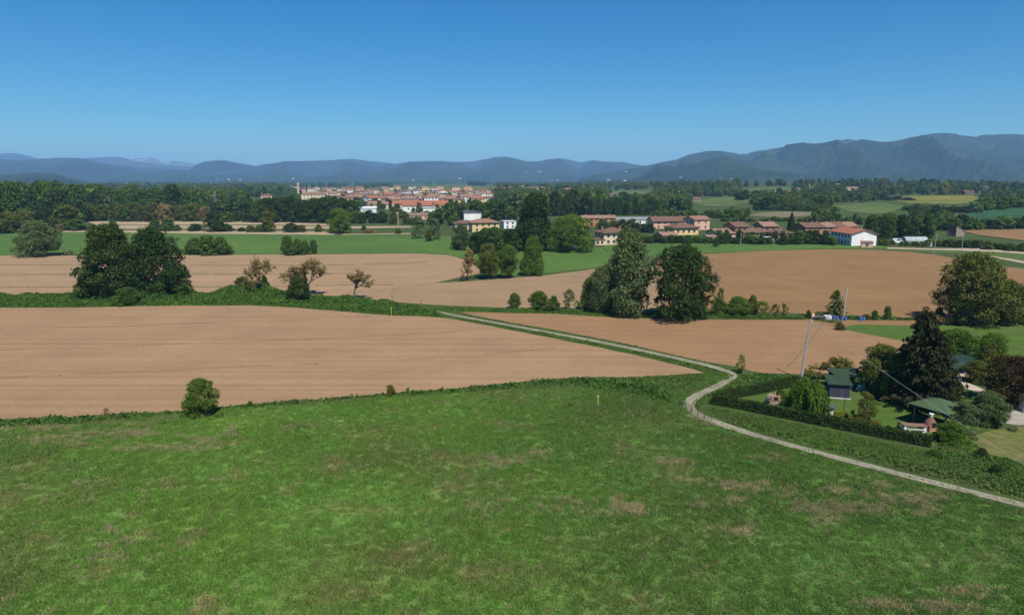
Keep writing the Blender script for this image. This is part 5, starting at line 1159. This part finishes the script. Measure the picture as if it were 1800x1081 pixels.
# stone oven in the left corner
e = empty('stone_oven', at(1358, 712) + (0, 0, .03), R(12), 'small stone garden oven with ochre front in the left garden corner', 'oven')
MB().box(-.8, .8, -.6, .6, 0, .75).build('base', WA['stone'], e)
v = MB(); prof = [(math.cos(t) * .75, .75 + math.sin(t) * .7) for t in np.linspace(0, math.pi, 10)]; v.prism(prof, 'y', -.55, .6); v.build('vault', WA['stone'], e)
MB().box(-.65, -.35, -.66, -.56, .76, 1.3).box(.35, .65, -.66, -.56, .76, 1.3).box(-.65, .65, -.66, -.56, 1.3, 1.5).build('brick_front', WA['terra'], e); MB().box(-.34, .34, -.62, -.555, .78, 1.29).build('opening', DARKM, e)
MB().box(.25, .45, .1, .3, 1.3, 1.7).build('chimney', WA['stone'], e)
# pavilion
e = empty('pavilion', at(1648, 748) + (0, 0, .03), R(28), 'garden pavilion with light green pyramid roof beside the barbecue', 'pavilion')
for x in (-1.9, 1.9):
    for y in (-1.9, 1.9): MB().box(x - .09, x + .09, y - .09, y + .09, 0, 2.35).build('post', WOODM, e)
for s_ in (-1, 1):
    MB().box(-2.2, 2.2, s_ * 1.9 - .07, s_ * 1.9 + .07, 2.355, 2.5).build('beam', WOODM, e)
V = [(-2.5, -2.5, 2.50), (2.5, -2.5, 2.50), (2.5, 2.5, 2.50), (-2.5, 2.5, 2.50), (0, 0, 3.45)]
q = MB(); q.add(V + [(a, b, c + .07) for a, b, c in V], [(0, 4, 1), (1, 4, 2), (2, 4, 3), (3, 4, 0), (5, 6, 9), (6, 7, 9), (7, 8, 9), (8, 5, 9), (0, 1, 6, 5), (1, 2, 7, 6), (2, 3, 8, 7), (3, 0, 5, 8)])
q.build('roof', plain('light_green_felt', (.066, .105, .052), .95, .05, .15, .8), e)
# barbecue and garden table
e = empty('barbecue', at(1634, 757) + (0, 0, .03), R(20), 'brick barbecue with conical hood and white chimney cap on the lawn', 'barbecue')
MB().box(-.65, .65, -.5, .5, 0, .8).build('base', WA['terra'], e)
MB().tube([(0, 0, .8), (0, 0, 1.2), (0, 0, 1.55), (0, 0, 1.8)], [.72, .58, .30, .2], 10).build('hood', WA['brick'], e); MB().box(-.36, .36, -.72, -.56, .82, 1.15).build('opening', DARKM, e)
MB().tube([(0, 0, 1.8), (0, 0, 2.0)], .17, 10).tube([(0, 0, 2.05), (0, 0, 2.16)], .27, 10).tube([(0, 0, 2.0), (0, 0, 2.05)], .1, 8).build('chimney_cap', WA['white'], e)
MB().box(.66, 1.5, -.45, .45, .6, .75).build('side_shelf', WA['pink'], e)
e = empty('garden_table', at(1606, 757) + (0, 0, .03), R(-10), 'long stone garden table with brown top left of the barbecue', 'table')
MB().box(-1.35, 1.35, -.5, .5, .68, .78).build('tabletop', plain('brown_slab', (.21, .125, .095), .9, .15, .25, 3), e)
for x in (-1.1, 1.1): MB().box(x - .14, x + .14, -.42, .42, 0, .68).build('leg', WA['white'], e)
e = empty('garden_bench', at(1610, 761) + (0, 0, .03), R(-10), 'low pale stone bench in front of the long garden table', 'bench')
MB().box(-1.0, 1.0, -.18, .18, .36, .45).build('seat', CONC, e)
for x in (-.75, .75): MB().box(x - .1, x + .1, -.15, .15, 0, .36).build('leg', CONC, e)
# tarpaulin shelter
e = empty('tarpaulin_shelter', at(1688, 655) + (0, 1.5, .03), R(-6), 'shelter under a sagging dark green tarpaulin behind the sandy yard', 'shelter')
for x in (-2.3, 0, 2.3):
    for y in (-1.6, 1.6): MB().tube([(x, y, 0), (x, y, 1.95 + (.4 if y > 0 else 0))], .06, 6).build('post', WOODM, e)
V = []; n1, n2 = 22, 14
for j in range(n2):
    for i in range(n1):
        x = -2.7 + 5.4 * i / (n1 - 1); y = -2.3 + 4.2 * j / (n2 - 1)
        z = 2.05 + .11 * y - .28 * abs(math.sin((x + 2.3) * math.pi / 2.3)) * (1 - abs(y) / 2.6) + .06 * mnoise.noise(Vector((x * 1.8, y * 1.8, 0)))
        if y < -1.75: z -= (abs(y) - 1.75) * 2.2 * (1 + .4 * math.sin(x * 5))
        V.append((x, y, z))
a = (np.arange(n2 - 1)[:, None] * n1 + np.arange(n1 - 1)[None]).ravel()
tp = obj('tarpaulin', fastmesh('tarpaulin', np.array(V), np.stack([a, a + 1, a + n1 + 1, a + n1], 1), None, True), plain('green_tarpaulin', (.018, .040, .032), .7, .2, .35, 1.2), e)
md = tp.modifiers.new('thick', 'SOLIDIFY'); md.thickness = .03
MB().box(-2.5, 2.5, 1.7, 1.76, 0, 2.0).build('back_sheet', TI['green'], e)
# white container
e = empty('container', at(1826, 727) + (0, 1, .03), R(-8), 'pale grey metal container cut by the right frame edge', 'container')
MB().box(-1.7, 1.7, -1.0, 1.0, .12, 2.25).build('body', plain('pale_grey_paint', (.46, .46, .47), .6, .3, .1, 1), e)
for i in range(11): MB().box(-1.62 + i * .31, -1.50 + i * .31, -1.04, -1.001, .2, 2.15).build('rib', plain('rib_paint', (.44, .44, .45), .6, .3, .1, 1) if i == 0 else bpy.data.materials['rib_paint'], e)
MB().box(-1.72, 1.72, -1.02, 1.02, 2.25, 2.32).build('roof', TI['white'], e); MB().box(-1.6, -1.3, -.8, .8, 0, .12).box(1.3, 1.6, -.8, .8, 0, .12).build('skid', METAL, e)
# things at the edge of the bare plot by the second pole
def barrel(label, px, py, col='blue'):
    e = empty('barrel', at(px, py), 0, label, 'barrel')
    MB().tube([(0, 0, 0), (0, 0, .06), (0, 0, .3), (0, 0, .33), (0, 0, .36), (0, 0, .6), (0, 0, .63), (0, 0, .66), (0, 0, .88), (0, 0, .92)], [.27, .29, .29, .31, .29, .29, .31, .29, .29, .25], 14).build('drum', PLAST[col], e); MB().tube([(0, 0, .921), (0, 0, .95)], .2, 12).build('lid', DARKM, e)
for x, y, l in ((1466, 562, 'leftmost blue barrel under the open conifer'), (1471, 562.5, 'second blue barrel under the open conifer'), (1480, 563.5, 'blue barrel at the foot of the second concrete pole'), (1486, 563.5, 'blue barrel right of the second concrete pole'), (1513, 564, 'left one of the two blue barrels standing apart on the bare plot edge'), (1518, 564, 'right one of the two blue barrels standing apart on the bare plot edge')): barrel(l, x, y)
e = empty('water_tank', at(1454, 562), R(6), 'white rectangular water tank in a frame left of the blue barrels', 'tank')
MB().box(-.75, .75, -.5, .5, .15, .95).build('tank', PLAST['white'], e); MB().box(-.8, .8, -.55, .55, 0, .145).build('pallet', WOODM, e)
for z in (.3, .55, .8): MB().box(-.79, .79, -.54, -.505, z - .02, z + .02).build('bar', METAL, e)
e = empty('notice_board', at(1429, 562), R(10), 'pale board on posts right of the concrete pole top', 'board')
MB().box(-.35, .35, -.03, .03, .5, 1.35).build('panel', WA['pink'], e)
for x in (-.3, .3): MB().box(x - .04, x + .04, .032, .11, 0, 1.3).build('post', WOODM, e)
e = empty('log_pile', at(1440, 562), R(4), 'low dark pile of logs under a cover between board and tank', 'log pile')
random.seed(4)
for i in range(14):
    x = -1.1 + (i % 7) * .32 + (.16 if i >= 7 else 0); z = .16 + (.28 if i >= 7 else 0); MB().tube([(x, -.5, z), (x, .5, z)], random.uniform(.12, .15), 8).build('log', M['bark'], e)
MB().prism([(-.7, .62), (.7, .72), (.7, .76), (-.7, .66)], 'x', -1.4, 1.4).build('cover', TI['dark'], e)

# ------------------------------------------------------------------ fence at the bend, markers, poles, wires
e0 = at(1196, 712); e = empty('post_fence', e0, 0, 'low wooden post and rail fence on the outer side of the path bend', 'fence')
pts = [at(*p) - e0 for p in ((1196, 713), (1205, 719), (1215, 724), (1226, 730), (1238, 736), (1251, 741))]
for q in pts: MB().tube([(q[0], q[1], 0), (q[0] + .02, q[1], 1.0)], .055, 6).build('post', WOODM, e)
for a, b in zip(pts[:-1], pts[1:]):
    for z in (.48, .86): MB().tube([(a[0], a[1], z), (b[0], b[1], z - .03)], .032, 5).build('rail', WOODM, e)
def marker(label, px, base, top):
    q = at(px, base); h_ = (base - top) * mpp(q); e = empty('marker_post', q, 0, label, 'post'); MB().tube([(0, 0, 0), (0, 0, h_)], .035, 8).build('post', PLAST['yellow'], e); MB().box(-.11, .11, -.04, .04, h_, h_ + .09).build('cap', PLAST['yellow'], e)
marker('yellow marker post in the meadow before the path bend', 1051, 712, 695); marker('yellow marker post in the bramble bank left of the path start', 688, 554, 541)
e = empty('field_post', at(741, 534), 0, 'short dark post at the field edge above the start of the path', 'post'); MB().tube([(0, 0, 0), (0, 0, 1.1)], .07, 7).build('post', WOODM, e); MB().box(-.12, .12, -.1, .1, 1.1, 1.25).build('cap', WOODM, e)
def pole(name, label, px, base, px2, top, r0, r1, mat, ins=True, cross=False):
    q = at(px, base); k = mpp(q); h_ = (base - top) * k * 1.0; tx = (px2 - px) * k
    e = empty(name, q, 0, label, 'pole'); MB().tube([(0, 0, -.2), (tx * .5, 0, h_ * .5), (tx, 0, h_)], [r0, (r0 + r1) / 2, r1], 10).build('shaft', mat, e)
    if cross: MB().box(tx - .7, tx + .7, -.06, .06, h_ - .45, h_ - .33).build('crossarm', METAL, e)
    if ins:
        for z in (.12, .42): MB().tube([(tx + r1, 0, h_ - z), (tx + r1 + .16, 0, h_ - z)], .045, 6).build('insulator', METAL, e)
    return q + np.array((tx, 0, h_))
t1 = pole('utility_pole', 'near tall concrete utility pole behind the willow', 1408, 667, 1417, 555, .19, .11, CONC)
t2 = pole('utility_pole', 'second concrete utility pole behind the blue barrels', 1482, 563, 1484, 503, .17, .11, CONC)
t3 = pole('utility_pole', 'thin grey pole in the ploughed field right of the dense dark tree', 1262, 505, 1264, 448, .10, .07, METAL, False)
t4 = pole('utility_pole', 'leaning wooden pole under the trees at the right edge', 1785, 572, 1794, 540, .12, .09, plain('bleached_wood', (.33, .31, .28), .9, .1, .2, 3))
t5 = pole('utility_pole', 'white roadside pole by the dirt road', 1641, 447, 1643, 412, .11, .08, CONC)
t6 = pole('utility_pole', 'roadside pole before the tan field', 1690, 441, 1690, 411, .11, .08, CONC)
t7 = pole('utility_pole', 'pole before the left terracotta terrace', 1301.5, 430, 1302, 411, .11, .08, CONC)
t8 = pole('utility_pole', 'pole between the two terracotta terraces', 1380, 428, 1380, 409, .11, .08, CONC)
t9 = pole('utility_pole', 'pole among the gardens at the near edge of the town', 700, 397, 700, 374, .14, .1, WA['cream'])
def mast(label, px, base, top, w):
    q = at(px, base); h_ = (base - top) * mpp(q); e = empty('lattice_mast', q, R(20), label, 'mast')
    for sx in (-1, 1):
        for sy in (-1, 1): MB().tube([(sx * w, sy * w, 0), (sx * w * .15, sy * w * .15, h_)], w * .09, 5).build('leg', METAL, e)
    n_ = 7
    for i in range(n_):
        z0, z1 = h_ * i / n_, h_ * (i + 1) / n_; a = w * (1 - .85 * i / n_); b = w * (1 - .85 * (i + 1) / n_)
        for s_ in (-1, 1): MB().tube([(-a, s_ * a, z0), (b, s_ * b, z1)], w * .06, 4).tube([(s_ * a, a, z0), (s_ * b, -b, z1)], w * .06, 4).build('brace', METAL, e)
mast('slender lattice mast by the far sports pitch', 380, 371, 338, 1.6); mast('thin lattice mast on the horizon right of the town', 1025, 337, 318, 1.4)
BLACK = plain('cable', (.16, .16, .17), .6, .3, .1, 2); PALEC = plain('pale_cable', (.30, .31, .32), .5, .3, .1, 2)
def cable(label, a, b, sag, r, mat):
    a = np.array(a, float); b = np.array(b, float); pts = [a + (b - a) * t - np.array((0, 0, 4 * sag * t * (1 - t))) for t in np.linspace(0, 1, 24)]
    o_ = MB(); o_.tube([p_ - a for p_ in pts], r, 6); q = o_.build('overhead_cable', mat); q.location = a; tag(q, label, 'cable')
far = at(2060, 1010); far = far + np.array((0, 0, 7.0))
d1 = ray(1800, 809); k1 = 66.0 / d1[1]; pass_ = np.array((d1[0] * k1, 66.0, CAMH + d1[2] * k1))
far = t1 + (pass_ - t1) * 1.35
cable('pale overhead cable running from the near concrete pole over the garden to the right edge', t1 - (0, 0, .2), far, .5, .019, PALEC)
cable('stay cable falling from the second concrete pole to the verge left of the near pole', t2 - (0, 0, .2), at(1373, 656), .9, .028, BLACK)
cable('overhead cable between the two concrete poles', t1 - (0, 0, .25), t2 - (0, 0, .3), .5, .018, BLACK)
cable('overhead cable crossing before the big brownish tree to the leaning pole', at(1640, 560) + (0, 0, 3.4), t4 - (0, 0, .1), .3, .022, PALEC)
cable('overhead cable from the leaning pole to the right edge', t4 - (0, 0, .1), at(1900, 580) + (0, 0, 3.4), .3, .022, PALEC)
cable('overhead cable between the two poles by the dirt road', t5 - (0, 0, .2), t6 - (0, 0, .2), .4, .02, BLACK)
cable('overhead cable between the two poles before the terraces', t7 - (0, 0, .2), t8 - (0, 0, .2), .4, .02, BLACK)
# one bird in the sky
d = ray(1155, 181); t = 260 / d[1]; e = empty('bird', (d[0] * t, 260, CAMH + d[2] * t), R(35), 'tiny dark bird alone in the blue sky', 'bird')
MB().tube([(-.28, 0, 0), (-.16, 0, .02), (0, 0, .03), (.16, 0, .03), (.26, 0, .02), (.32, 0, .01)], [.02, .06, .08, .07, .05, .01], 8).build('body', DARKM, e, True)
for s_ in (-1, 1): MB().prism([(.12, 0), (-.10, 0), (-.14, s_ * .35), (-.06, s_ * .62), (.03, s_ * .62), (.10, s_ * .3)][::s_], 'z', .03, .05).build('wing', DARKM, e)
MB().prism([(-.26, -.03), (-.42, -.09), (-.42, .09), (-.26, .03)], 'z', .0, .015).build('tail', DARKM, e)
